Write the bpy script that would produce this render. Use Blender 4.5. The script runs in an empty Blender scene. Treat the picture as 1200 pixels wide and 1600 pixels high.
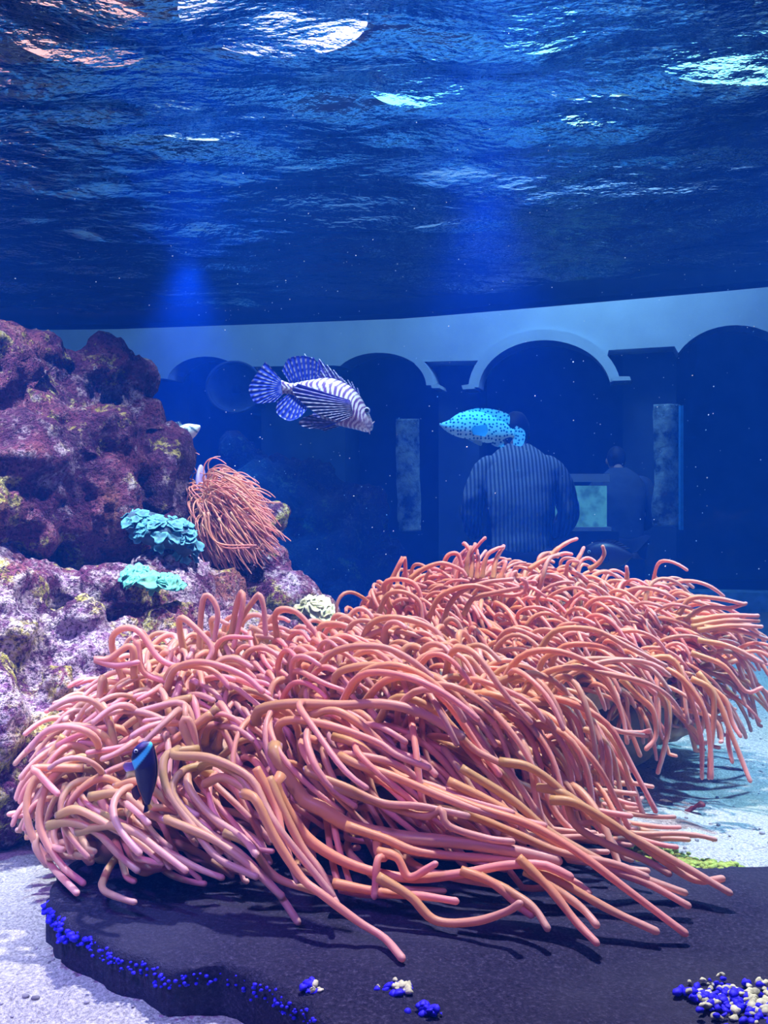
import bpy, bmesh, math, random
import numpy as np
from mathutils import Vector, Matrix

random.seed(7)
rng = np.random.default_rng(7)
S = bpy.context.scene
col = S.collection

# ------------------------------------------------------------------ camera
F = 1450.0                 # focal length in pixels of the 1200x1600 frame
CH = 0.5                   # camera height over the sand
HY = 760.0                 # image row of the horizon
cd = bpy.data.cameras.new('camera'); cam = bpy.data.objects.new('camera', cd); col.objects.link(cam)
cam.location = (0, 0, CH); cam.rotation_euler = (math.pi/2, 0, 0)
cd.sensor_width = 36; cd.lens = F/1600*36; cd.shift_y = -(800-HY)/1600
cd.clip_start = 0.02; cd.clip_end = 60
S.camera = cam
SURF = 1.41                # water surface height

def P(px, py, Y):
    return np.array([(px-600)/F*Y, Y, CH+(HY-py)/F*Y])

# ------------------------------------------------------------------ world, view, lights
w = bpy.data.worlds.new('dark_hall'); S.world = w; w.use_nodes = True
w.node_tree.nodes['Background'].inputs[0].default_value = (0.02, 0.07, 0.30, 1)
w.node_tree.nodes['Background'].inputs[1].default_value = 0.04
S.view_settings.view_transform = 'Standard'; S.view_settings.look = 'None'
S.view_settings.exposure = 0.0; S.view_settings.gamma = 1.0
S.view_settings.use_curve_mapping = False
S.cycles.use_denoising = True
S.cycles.max_bounces = 8; S.cycles.diffuse_bounces = 2; S.cycles.glossy_bounces = 3
S.cycles.transmission_bounces = 4; S.cycles.transparent_max_bounces = 16; S.cycles.volume_bounces = 1
S.cycles.caustics_reflective = False; S.cycles.caustics_refractive = False
S.cycles.sample_clamp_indirect = 3.0
S.cycles.sample_clamp_direct = 0

def spot(name, loc, aim, watts, color, size, blend=0.6, radius=0.06):
    l = bpy.data.lights.new(name, 'SPOT'); l.energy = watts; l.color = color
    l.spot_size = math.radians(size); l.spot_blend = blend; l.shadow_soft_size = radius
    o = bpy.data.objects.new(name, l); col.objects.link(o); o.location = loc
    o.rotation_euler = (Vector(aim)-Vector(loc)).to_track_quat('-Z', 'Y').to_euler()
    return o
def area(name, loc, aim, watts, color, size):
    l = bpy.data.lights.new(name, 'AREA'); l.energy = watts; l.color = color; l.size = size
    o = bpy.data.objects.new(name, l); col.objects.link(o); o.location = loc
    o.rotation_euler = (Vector(aim)-Vector(loc)).to_track_quat('-Z', 'Y').to_euler()
    return o

spot('key_light', (0.22, 1.55, 2.2), (0.08, 1.32, 0.15), 400, (1.0, 0.82, 1.0), 62, 0.8, 0.05)
spot('left_rock_light', (-0.95, 1.05, 2.2), (-1.02, 1.5, 0.45), 640, (0.90, 0.84, 1.0), 50, 0.8, 0.04)
spot('spur_light', (-0.1, 1.7, 2.1), (-0.28, 2.0, 0.35), 110, (0.8, 0.78, 1.0), 26, 0.8, 0.03)
spot('left_sand_light', (-0.55, 0.75, 2.0), (-0.60, 0.90, 0.0), 130, (0.36, 0.55, 1.0), 30, 0.6, 0.03)
spot('right_sand_light', (1.55, 1.6, 2.1), (0.85, 1.9, 0.0), 480, (0.30, 0.62, 1.0), 60, 0.8, 0.05)
spot('lionfish_light', (-0.35, 1.9, 2.1), (-0.30, 2.2, 0.7), 300, (0.66, 0.75, 1.0), 24, 0.6, 0.03)  # added spot that picks out the lionfish
spot('blue_shaft_light', (-0.82, 3.85, 1.50), (-0.82, 3.88, 0), 400, (0.004, 0.26, 1.0), 70, 1.0, 0.05)
spot('blue_wide_shaft_light', (0.32, 3.0, 1.55), (0.36, 3.2, 0), 300, (0.006, 0.24, 1.0), 70, 1.0, 0.08)
area('violet_front_light', (-0.3, -0.05, 1.75), (-0.1, 1.3, 0.2), 12.0, (0.40, 0.22, 1.0), 0.7)  # added violet fill above the viewpoint
spot('violet_left_light', (-0.75, 0.25, 1.6), (-0.30, 1.15, 0.12), 110, (0.50, 0.22, 1.0), 34, 0.9, 0.08)  # added violet spot tinting the front left tentacles
spot('grouper_light', (0.45, 3.0, 2.1), (0.36, 3.4, 0.7), 230, (1.0, 0.80, 0.55), 24, 0.6, 0.04)  # added spot to brighten the grouper
area('gallery_right_fill', (1.6, 7.0, 3.6), (1.3, 9.2, 1.8), 110, (0.34, 0.56, 1.0), 1.2)  # area lamp added to brighten the pale arches, no fixture there
area('gallery_left_light', (-2.2, 7.2, 3.6), (-1.8, 9.2, 1.8), 36, (0.34, 0.56, 1.0), 1.0)
area('gallery_visitor_light', (0.2, 4.95, 2.7), (0.75, 5.3, 0.4), 48, (0.45, 0.66, 1.0), 0.4)  # added lamp that brings out the striped shirt

# ------------------------------------------------------------------ noise
def _hash(ix, iy, iz, seed):
    n = (ix*374761393 + iy*668265263 + iz*2147483647 + seed*1274126177) & 0xFFFFFFFF
    n = ((n ^ (n >> 13))*1274126177) & 0xFFFFFFFF
    return ((n ^ (n >> 16)) & 0xFFFF)/32767.5-1
def vnoise(p, seed=0):
    p = np.asarray(p, float); i = np.floor(p).astype(np.int64); f = p-i; f = f*f*f*(f*(f*6-15)+10)
    r = 0
    for dx in (0, 1):
        wx = f[..., 0] if dx else 1-f[..., 0]
        for dy in (0, 1):
            wy = f[..., 1] if dy else 1-f[..., 1]
            for dz in (0, 1):
                wz = f[..., 2] if dz else 1-f[..., 2]
                r = r+wx*wy*wz*_hash(i[..., 0]+dx, i[..., 1]+dy, i[..., 2]+dz, seed)
    return r
def fbm(p, octv=4, seed=0, gain=0.5):
    p = np.asarray(p, float); a = 1; r = 0
    for k in range(octv):
        r = r+a*vnoise(p*2.03**k+k*7.7, seed+k); a *= gain
    return r

# ------------------------------------------------------------------ mesh helpers
def mesh(name, V, Fc, mat=None, smooth=True):
    me = bpy.data.meshes.new(name)
    V = np.asarray(V, float)
    me.from_pydata(V.tolist(), [], Fc if isinstance(Fc, list) else Fc.tolist())
    if smooth: me.polygons.foreach_set('use_smooth', np.ones(len(me.polygons), bool))
    if mat: me.materials.append(mat)
    me.update(); return me
def setcol(me, C, name='Col'):
    a = me.color_attributes.new(name, 'FLOAT_COLOR', 'POINT')
    C = np.asarray(C, float)
    if C.shape[1] == 3: C = np.hstack([C, np.ones((len(C), 1))])
    a.data.foreach_set('color', C.ravel().astype(np.float32))
WL = {}
def obj(name, V, Fc, mat, parent=None, C=None, smooth=True):
    """one mesh object from world-space vertices; children keep the parent's origin"""
    o0 = np.array(WL.get(parent.name, (0, 0, 0))) if parent else np.asarray(V, float).mean(0)
    if not parent: o0 = np.array([o0[0], o0[1], np.asarray(V, float)[:, 2].min()])
    me = mesh(name, np.asarray(V, float)-o0, Fc, mat, smooth)
    if C is not None: setcol(me, C)
    o = bpy.data.objects.new(name, me); col.objects.link(o)
    if parent: o.parent = parent
    else: o.location = o0
    WL[o.name] = tuple(o0)
    return o
def tag(o, label=None, cat=None, group=None, kind=None):
    if label: o['label'] = label
    if cat: o['category'] = cat
    if group: o['group'] = group
    if kind: o['kind'] = kind
    return o
def empty(name, loc, label, cat, group=None):
    o = bpy.data.objects.new(name, None); col.objects.link(o); o.location = loc; o.empty_display_size = 0.05
    WL[o.name] = tuple(loc); return tag(o, label, cat, group)
def join(parts):
    V = []; Fc = []; n = 0
    for v, f in parts:
        V.append(v); Fc += [[a+n for a in q] for q in f]; n += len(v)
    return np.vstack(V), Fc

def catmull(pts, n):
    pts = np.asarray(pts, float); P0 = np.vstack([2*pts[0]-pts[1], pts, 2*pts[-1]-pts[-2]])
    L = np.r_[0, np.cumsum(np.linalg.norm(np.diff(pts, axis=0), axis=1))]
    out = []
    for s in np.linspace(0, L[-1], n):
        k = min(np.searchsorted(L, s, 'right')-1, len(pts)-2); k = max(k, 0)
        t = (s-L[k])/max(L[k+1]-L[k], 1e-9)
        a, b, c, d = P0[k], P0[k+1], P0[k+2], P0[k+3]
        out.append(0.5*((2*b)+(-a+c)*t+(2*a-5*b+4*c-d)*t*t+(-a+3*b-3*c+d)*t**3))
    return np.array(out)

def tube(pts, rad, sides=6, tip=True):
    pts = np.asarray(pts, float); n = len(pts); rad = np.broadcast_to(rad, n).astype(float)
    T = np.gradient(pts, axis=0); T /= np.linalg.norm(T, axis=1)[:, None]+1e-12
    if tip:
        pts = np.vstack([pts, pts[-1]+T[-1]*rad[-1]*0.6, pts[-1]+T[-1]*rad[-1]*0.95])
        T = np.vstack([T, T[-1], T[-1]]); rad = np.r_[rad, rad[-1]*0.75, rad[-1]*0.28]; n += 2
    u = np.cross(T[0], (0.3, 0.2, 0.93)); 
    if np.linalg.norm(u) < 1e-3: u = np.cross(T[0], (1, 0, 0))
    u /= np.linalg.norm(u)
    a = np.arange(sides)/sides*2*math.pi; ca, sa = np.cos(a), np.sin(a)
    V = np.empty((n, sides, 3))
    for i in range(n):
        u = u-T[i]*u.dot(T[i]); u /= np.linalg.norm(u)+1e-12
        v = np.cross(T[i], u)
        V[i] = pts[i]+rad[i]*(ca[:, None]*u+sa[:, None]*v)
    Fc = []
    for i in range(n-1):
        for j in range(sides):
            k = (j+1) % sides
            Fc.append([i*sides+j, i*sides+k, (i+1)*sides+k, (i+1)*sides+j])
    Fc.append(list(range((n-1)*sides, n*sides))); Fc.append(list(range(sides))[::-1])
    return V.reshape(-1, 3), Fc

def grid_faces(nu, nv, wrap=False):
    Fc = []
    for i in range(nu-1):
        for j in range(nv if wrap else nv-1):
            k = (j+1) % nv
            Fc.append([i*nv+j, i*nv+k, (i+1)*nv+k, (i+1)*nv+j])
    return Fc

def box(c, s, rot=0):
    x, y, z = np.array(s)/2; V = np.array([[a*x, b*y, d*z] for a in (-1, 1) for b in (-1, 1) for d in (-1, 1)])
    cr, sr = math.cos(rot), math.sin(rot); V = V @ np.array([[cr, sr, 0], [-sr, cr, 0], [0, 0, 1]])
    return V+np.array(c), [[0, 1, 3, 2], [4, 6, 7, 5], [0, 4, 5, 1], [2, 3, 7, 6], [0, 2, 6, 4], [1, 5, 7, 3]]

def ico(c, r, sub=2):
    bm = bmesh.new(); bmesh.ops.create_icosphere(bm, subdivisions=sub, radius=1)
    V = np.array([v.co[:] for v in bm.verts]); Fc = [[v.index for v in f.verts] for f in bm.faces]; bm.free()
    return V*np.array(r)+np.array(c), Fc
ICO = {s: ico((0, 0, 0), 1, s) for s in (1, 2, 3)}
def icos(c, r, sub=2):
    V, Fc = ICO[sub]; return V*np.array(r)+np.array(c), Fc

# ------------------------------------------------------------------ materials
class N:
    def __init__(s, name):
        s.m = bpy.data.materials.new(name); s.m.use_nodes = True; s.t = s.m.node_tree; s.t.nodes.clear()
        s.out = s.t.nodes.new('ShaderNodeOutputMaterial')
    def n(s, typ, **kw):
        nd = s.t.nodes.new(typ)
        for k, v in kw.items():
            if k.startswith('i_'):
                key = k[2:]; key = int(key) if key.isdigit() else key.replace('_', ' ')
                if isinstance(v, bpy.types.NodeSocket): s.t.links.new(v, nd.inputs[key])
                else: nd.inputs[key].default_value = v
            else: setattr(nd, k, v)
        return nd
    def link(s, a, b): s.t.links.new(a, b)
    def coord(s, which='Object'): return s.n('ShaderNodeTexCoord').outputs[which]
    def noise(s, vec, scale, detail=4, rough=0.55, out='Fac'):
        return s.n('ShaderNodeTexNoise', i_Vector=vec, i_Scale=scale, i_Detail=detail, i_Roughness=rough).outputs[out]
    def ramp(s, fac, stops):
        r = s.n('ShaderNodeValToRGB', i_Fac=fac); el = r.color_ramp.elements
        while len(el) < len(stops): el.new(0.5)
        for e, (p, c) in zip(el, stops): e.position = p; e.color = (*c, 1) if len(c) == 3 else c
        return r.outputs['Color']
    def mix(s, fac, a, b, mode='MIX'):
        m = s.n('ShaderNodeMix', data_type='RGBA', blend_type=mode)
        for i, v in ((0, fac), (6, a), (7, b)):
            if isinstance(v, bpy.types.NodeSocket): s.link(v, m.inputs[i])
            else: m.inputs[i].default_value = (*v, 1) if isinstance(v, tuple) and len(v) == 3 else v
        return m.outputs[2]
    def bump(s, h, strength=0.5, dist=0.01, normal=None):
        b = s.n('ShaderNodeBump', i_Height=h, i_Strength=strength, i_Distance=dist)
        if normal: s.link(normal, b.inputs['Normal'])
        return b.outputs[0]
    def pbr(s, color, rough=0.6, spec=0.3, normal=None, **kw):
        b = s.n('ShaderNodeBsdfPrincipled')
        for k, v in dict(kw, Base_Color=color, Roughness=rough, Specular_IOR_Level=spec).items():
            key = k.replace('_', ' ') if k != 'Specular_IOR_Level' else 'Specular IOR Level'
            if isinstance(v, bpy.types.NodeSocket): s.link(v, b.inputs[key])
            else: b.inputs[key].default_value = (*v, 1) if isinstance(v, tuple) and len(v) == 3 else v
        if normal: s.link(normal, b.inputs['Normal'])
        return b.outputs[0]
    def surf(s, sh): s.link(sh, s.out.inputs['Surface']); return s.m

def plain(name, c, rough=0.6, spec=0.3, var=0.15, scale=20, bump=0.0):
    m = N(name); co = m.coord(); f = m.noise(co, scale)
    c2 = tuple(x*(1-var) for x in c); c1 = tuple(min(1, x*(1+var)) for x in c)
    colr = m.ramp(f, [(0.3, c2), (0.7, c1)])
    nb = m.bump(f, bump, 0.005) if bump else None
    return m.surf(m.pbr(colr, rough, spec, nb))

def m_tentacle(name, root, mid, tip, trans=0.35):
    m = N(name)
    at = m.n('ShaderNodeAttribute', attribute_name='Col')
    sep = m.n('ShaderNodeSeparateColor', i_Color=at.outputs['Color'])
    c = m.ramp(sep.outputs[0], [(0.0, root), (0.35, mid), (0.92, tip), (1.0, tuple(min(1, x*1.08) for x in tip))])
    r = m.n('ShaderNodeObjectInfo').outputs['Random']
    rnd = m.n('ShaderNodeMath', operation='ADD', i_0=r, i_1=sep.outputs[1]).outputs[0]
    rnd = m.n('ShaderNodeMath', operation='FRACT', i_0=rnd).outputs[0]
    tint = m.ramp(rnd, [(0.0, (0.82, 0.86, 0.80)), (0.5, (1, 1, 1)), (1.0, (1.08, 0.90, 0.95))])
    c = m.mix(1.0, c, tint, 'MULTIPLY')
    nz = m.noise(m.coord(), 90, 3)
    c = m.mix(m.ramp(nz, [(0.35, (0.10,)*3), (0.6, (0,)*3)]), c, (0.62, 0.36, 0.22))
    # soft sheen of the thin translucent skin
    p = m.pbr(c, 0.42, 0.45, m.bump(nz, 0.12, 0.002), Sheen_Weight=0.5, Sheen_Roughness=0.3, Sheen_Tint=(0.62, 0.45, 1.0))
    tr = m.n('ShaderNodeBsdfTranslucent', i_Color=c).outputs[0]
    mx = m.n('ShaderNodeMixShader', i_Fac=trans); m.link(p, mx.inputs[1]); m.link(tr, mx.inputs[2])
    return m.surf(mx.outputs[0])

T_LEFT = m_tentacle('tentacle_tan_pink', (0.80, 0.54, 0.20), (0.93, 0.54, 0.28), (1.0, 0.56, 0.50))
T_MID = m_tentacle('tentacle_orange_pink', (0.82, 0.50, 0.18), (0.96, 0.50, 0.24), (1.0, 0.52, 0.45))
T_REAR = m_tentacle('tentacle_coral_pink', (0.84, 0.46, 0.16), (0.98, 0.43, 0.20), (1.0, 0.46, 0.38))
T_SMALL = m_tentacle('tentacle_pale_orange', (0.9, 0.6, 0.4), (0.98, 0.52, 0.30), (1.0, 0.5, 0.42))

def m_flesh():
    m = N('anemone_flesh'); co = m.coord(); f = m.noise(co, 22, 5)
    c = m.ramp(f, [(0.25, (0.36, 0.20, 0.11)), (0.5, (0.62, 0.38, 0.20)), (0.75, (0.66, 0.46, 0.40))])
    w_ = m.n('ShaderNodeTexWave', i_Vector=co, i_Scale=14.0, i_Distortion=3.0).outputs['Fac']
    return m.surf(m.pbr(c, 0.45, 0.4, m.bump(w_, 0.25, 0.006), Subsurface_Weight=0.0))
FLESH = m_flesh()
DARKFLESH = plain('grey_brown_column_skin', (0.17, 0.12, 0.10), 0.6, 0.3, 0.3, 25, 0.3)  # grey brown skin of the rear column

def m_rock(name, bias=0.0, bright=1.0, speck=0.75):
    m = N(name); co = m.coord(); k = bright
    n1 = m.noise(co, 4.5, 5, 0.65); n2 = m.noise(co, 7.0, 6, 0.72); n3 = m.noise(co, 60.0, 5, 0.75); n4 = m.noise(co, 150, 3, 0.7)
    base = m.ramp(n1, [(0.32, (0.045*k, 0.02*k, 0.06*k)), (0.45, (0.13*k, 0.03*k, 0.10*k)), (0.54, (0.26*k, 0.07*k, 0.13*k)), (0.66, (0.30*k, 0.13*k, 0.07*k)), (0.8, (0.12*k, 0.10*k, 0.06*k))])
    def shifted(v): return m.n('ShaderNodeVectorMath', operation='ADD', i_0=co, i_1=v).outputs[0]
    ge = m.noise(co, 28, 4, 0.7)
    gsum = m.n('ShaderNodeMath', operation='MULTIPLY_ADD', i_0=ge, i_1=0.35, i_2=n2).outputs[0]
    green = m.ramp(gsum, [(0.735+bias, (0, 0, 0)), (0.80+bias, (0.95,)*3)])
    yc = m.ramp(n3, [(0.38, (0.16*k, 0.14*k, 0.03*k)), (0.52, (0.62*k, 0.56*k, 0.10*k)), (0.66, (0.80*k, 0.78*k, 0.42*k))])
    c = m.mix(green, base, yc)
    n5 = m.noise(shifted((3.1, 1.7, 5.5)), 7.5, 6, 0.72)
    psum = m.n('ShaderNodeMath', operation='MULTIPLY_ADD', i_0=ge, i_1=0.35, i_2=n5).outputs[0]
    pale = m.ramp(psum, [(0.715+bias, (0, 0, 0)), (0.79+bias, (0.9,)*3)])
    pc_ = m.ramp(n3, [(0.40, (0.28*k, 0.12*k, 0.30*k)), (0.60, (0.85*k, 0.76*k, 0.86*k))])
    c = m.mix(pale, c, pc_)
    sp = m.ramp(n3, [(0.52, (0, 0, 0)), (0.64, (speck,)*3)])
    c = m.mix(sp, c, (0.72*k, 0.60*k, 0.66*k))
    dk = m.ramp(n4, [(0.38, (0.85,)*3), (0.50, (0, 0, 0))])
    c = m.mix(dk, c, (0.03, 0.008, 0.03))  # crevice shade painted near-black where the bump runs low
    h = m.n('ShaderNodeMath', operation='ADD', i_0=n3, i_1=n4).outputs[0]
    return m.surf(m.pbr(c, 0.8, 0.25, m.bump(h, 1.0, 0.016)))
ROCK_UP = m_rock('coralline_rock', 0.015, 0.8, 0.22)
ROCK_LOW = m_rock('bright_coralline_rock', -0.06, 1.15, 0.55)
ROCK_DARK = m_rock('dark_coralline_rock', -0.03, 1.2, 0.6)
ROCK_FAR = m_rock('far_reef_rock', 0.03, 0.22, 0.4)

def m_sand():
    m = N('sand'); co = m.coord('Object')
    n1 = m.noise(co, 260, 3, 0.8); n2 = m.noise(co, 90, 4, 0.7); n3 = m.noise(co, 3.5, 4, 0.6)
    c = m.ramp(n1, [(0.30, (0.20, 0.19, 0.19)), (0.48, (0.42, 0.41, 0.42)), (0.7, (0.78, 0.76, 0.74))])
    sp = m.ramp(n2, [(0.30, (0.8,)*3), (0.38, (0,)*3)])
    c = m.mix(sp, c, (0.16, 0.15, 0.17))
    al = m.ramp(n3, [(0.52, (0, 0, 0)), (0.75, (0.55,)*3)])
    c = m.mix(al, c, (0.40, 0.42, 0.26))
    h = m.n('ShaderNodeMath', operation='ADD', i_0=n1, i_1=n2).outputs[0]
    return m.surf(m.pbr(c, 0.9, 0.15, m.bump(h, 0.7, 0.006)))
SAND = m_sand()
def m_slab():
    m = N('shade_painted_slab'); co = m.coord('Object')
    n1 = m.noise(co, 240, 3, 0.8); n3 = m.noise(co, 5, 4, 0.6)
    c = m.ramp(n1, [(0.32, (0.008, 0.007, 0.022)), (0.55, (0.026, 0.023, 0.060)), (0.75, (0.09, 0.085, 0.16))])  # near-black tones put the deep shadow on the front floor into the colour
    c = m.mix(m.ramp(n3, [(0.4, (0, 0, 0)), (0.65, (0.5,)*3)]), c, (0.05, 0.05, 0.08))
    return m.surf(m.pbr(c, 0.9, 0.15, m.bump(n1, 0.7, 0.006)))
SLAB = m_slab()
BLUECRUST = plain('electric_blue_crust', (0.03, 0.015, 0.95), 0.6, 0.3, 0.3, 60, 0.5)
GREENALGAE = plain('yellow_green_algae', (0.36, 0.46, 0.10), 0.8, 0.2, 0.4, 90, 0.6)
CREAM = plain('cream_crust', (0.62, 0.62, 0.40), 0.7, 0.2, 0.35, 80, 0.5)

def m_vcol(name, rough=0.5, spec=0.4, trans=0.0, bumpscale=0):
    m = N(name); at = m.n('ShaderNodeAttribute', attribute_name='Col').outputs['Color']
    nb = m.bump(m.noise(m.coord(), bumpscale, 2), 0.25, 0.002) if bumpscale else None
    p = m.pbr(at, rough, spec, nb)
    if trans:
        tr = m.n('ShaderNodeBsdfTranslucent', i_Color=at).outputs[0]
        mx = m.n('ShaderNodeMixShader', i_Fac=trans); m.link(p, mx.inputs[1]); m.link(tr, mx.inputs[2]); p = mx.outputs[0]
    return m.surf(p)
FISH = m_vcol('fish_skin', 0.42, 0.5, 0, 220)
FIN = m_vcol('fish_fin', 0.5, 0.3, 0.4)
EYE = plain('fish_eye_black', (0.004, 0.004, 0.01), 0.12, 0.6)
EYERING = plain('fish_eye_ring', (0.65, 0.7, 0.9), 0.3, 0.5)

# ------------------------------------------------------------------ water
def glass_y(x):                         # curve of the far glass (nearer on the right)
    x = np.asarray(x, float)
    return np.interp(x, [-4, -1.45, -0.62, 0.12, 0.72, 1.57, 4], [4.95, 4.82, 4.66, 4.50, 4.22, 3.80, 2.2])

def m_water():
    m = N('water_surface'); co = m.coord('Object')
    mp = m.n('ShaderNodeMapping', i_Vector=co); mp.inputs['Scale'].default_value = (1.0, 1.7, 1.0)
    n1 = m.noise(mp.outputs[0], 7, 3, 0.5); n2 = m.noise(mp.outputs[0], 24, 3, 0.6)
    b = m.bump(n1, 1.0, 0.022); b = m.bump(n2, 1.0, 0.007, b)
    fr = m.n('ShaderNodeFresnel', i_IOR=1.33, i_Normal=b).outputs[0]
    gl = m.n('ShaderNodeBsdfGlossy', i_Roughness=0.03, i_Normal=b); gl.inputs['Color'].default_value = (0.92, 0.96, 1, 1)
    tr = m.n('ShaderNodeBsdfTransparent').outputs[0]
    mx = m.n('ShaderNodeMixShader', i_Fac=fr); m.link(tr, mx.inputs[1]); m.link(gl.outputs[0], mx.inputs[2])
    return m.surf(mx.outputs[0])
def m_volume():
    m = N('blue_water')
    sc = m.n('ShaderNodeVolumeScatter', i_Density=0.088, i_Anisotropy=0.1); sc.inputs['Color'].default_value = (0.012, 0.17, 1.0, 1)
    ab = m.n('ShaderNodeVolumeAbsorption', i_Density=0.13); ab.inputs['Color'].default_value = (0.25, 0.80, 0.98, 1)
    ad = m.n('ShaderNodeAddShader'); m.link(sc.outputs[0], ad.inputs[0]); m.link(ab.outputs[0], ad.inputs[1])
    m.link(ad.outputs[0], m.out.inputs['Volume']); return m.m

def wave_h(X, Y):
    h = 0
    for k, (L, A, th) in enumerate([(0.62, .009, 1.2), (0.41, .0065, 1.9), (0.27, .0045, 1.45), (0.19, .0026, 1.75), (0.13, .0014, 1.1)]):
        kx, ky = math.cos(th)*2*math.pi/L, math.sin(th)*2*math.pi/L
        h = h+A*np.sin(kx*X+ky*Y+k*1.7+1.4*fbm(np.stack([X*2.2, Y*2.2, X*0+k], -1), 2, k))
    return h+0.010*fbm(np.stack([X*4, Y*7, X*0], -1), 3, 50)
nx, ny = 360, 300
xs = np.linspace(-3.2, 3.2, nx); vv = np.linspace(0, 1, ny)
X, Vp = np.meshgrid(xs, vv, indexing='ij'); Y = -0.6+(glass_y(X)+0.6)*Vp
Z = SURF+wave_h(X, Y)
# the sheet of water surface seen from below
tag(obj('water_surface', np.stack([X, Y, Z], -1).reshape(-1, 3), [q[::-1] for q in grid_faces(nx, ny)], m_water()), kind='structure')
# the body of water
xs2 = np.linspace(-3.2, 3.2, 30); ring = [(x, glass_y(x)) for x in xs2]+[(3.2, -0.62), (-3.2, -0.62)]
n = len(ring); Vw = [(x, y, -0.35) for x, y in ring]+[(x, y, SURF+0.03) for x, y in ring]
Fw = [list(range(n))[::-1], list(range(n, 2*n))]+[[i, (i+1) % n, n+(i+1) % n, n+i] for i in range(n)]
bm_flip = [f[::-1] for f in Fw]
wo = tag(obj('water', np.array(Vw), Fw, m_volume(), smooth=False), kind='structure')
bm = bmesh.new(); bm.from_mesh(wo.data); bmesh.ops.recalc_face_normals(bm, faces=bm.faces); bm.to_mesh(wo.data); bm.free()

# ------------------------------------------------------------------ tank shell
DARKNAVY = plain('dark_navy_wall', (0.02, 0.035, 0.09), 0.8, 0.2)
def strip(name, x0, x1, z0f, z1f, yoff, thick, mat, kind='structure', nseg=40):
    xs = np.linspace(x0, x1, nseg); y = glass_y(xs)+yoff
    rows = []
    for (yy, zf) in ((y, z0f), (y, z1f), (y+thick, z1f), (y+thick, z0f)):
        z = zf(xs) if callable(zf) else np.full_like(xs, zf)
        rows.append(np.stack([xs, yy, z], -1))
    V = np.stack(rows, 1).reshape(-1, 3); Fc = grid_faces(nseg, 4, True)+[[0, 1, 2, 3], [nseg*4-1, nseg*4-2, nseg*4-3, nseg*4-4]]
    return tag(obj(name, V, Fc, mat, smooth=False), kind=kind)
def m_pane():
    m = N('tank_glass'); fr = m.n('ShaderNodeFresnel', i_IOR=1.12).outputs[0]
    g = m.n('ShaderNodeBsdfGlossy', i_Roughness=0.02); t = m.n('ShaderNodeBsdfTransparent'); t.inputs[0].default_value = (0.9, 0.96, 1, 1)
    mx = m.n('ShaderNodeMixShader', i_Fac=fr); m.link(t.outputs[0], mx.inputs[1]); m.link(g.outputs[0], mx.inputs[2])
    return m.surf(mx.outputs[0])
# window top edge a little under the water line, dark lintel above it
strip('trim_1', -3.3, 3.3, 1.345, 1.75, 0.02, 0.15, DARKNAVY)
strip('window_1', -3.3, 3.3, -0.05, 1.345, 0.04, 0.02, m_pane())
sill_top = lambda x: np.interp(x, [-0.8, -0.2, 0.9, 1.6], [0.01, 0.015, 0.05, 0.075])
SILL = plain('pale_blue_sill', (0.30, 0.52, 0.72), 0.7, 0.3, 0.35, 14, 0.3)
strip('trim_2', -3.2, 3.2, -0.2, sill_top, -0.10, 0.11, SILL)
strip('wall_back', -3.3, 3.3, -0.9, -0.06, 0.03, 0.12, DARKNAVY)

# sand floor
nx, ny = 420, 520
xx = np.linspace(-1, 1, nx); tt = np.linspace(0, 1, ny)
A, T_ = np.meshgrid(xx, tt, indexing='ij')
Y = 0.35+(glass_y(A*3.0)-0.35)*T_**1.7; X = A*(0.75+0.55*Y)*1.15
X = np.clip(X, -3.15, 3.15); Y = np.minimum(Y, glass_y(X)-0.02)
def sand_h(X, Y):
    p = np.stack([X, Y, X*0], -1)
    h = 0.020*fbm(p*2.6, 3, 11)+0.006*fbm(p*11, 3, 12)+0.0018*fbm(p*60, 2, 13)
    h += 0.010*np.sin((Y*1.0+X*0.25)*9+2*fbm(p*1.5, 2, 14))*np.clip((Y-1.1)*2, 0, 1)
    h -= 0.13*np.clip((Y-3.3)/1.0, 0, 1)*np.clip((0.9-X)/1.2, 0, 1)
    return h-0.008
tag(obj('floor', np.stack([X, Y, sand_h(X, Y)], -1).reshape(-1, 3), grid_faces(nx, ny), SAND), kind='structure')
GRAVEL = plain('grey_grit', (0.30, 0.29, 0.33), 0.8, 0.2, 0.6, 30)
pp = []
for k in range(900):
    y = 0.75+2.6*random.random()**1.6; x = (random.random()*2-1)*(0.45*y+0.05)
    if x < -0.15 and y > 1.15: continue
    r = random.uniform(0.0012, 0.0042)*(0.6+0.3*y); z = float(sand_h(np.array(x), np.array(y)))
    v, f = icos((x, y, z+r*0.3), (r*random.uniform(.8, 1.5), r, r*.7), 1); pp.append((v, f))
tag(obj('gravel', *join(pp), GRAVEL), 'loose grit grains scattered over the sand floor', 'gravel', kind='stuff')

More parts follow.
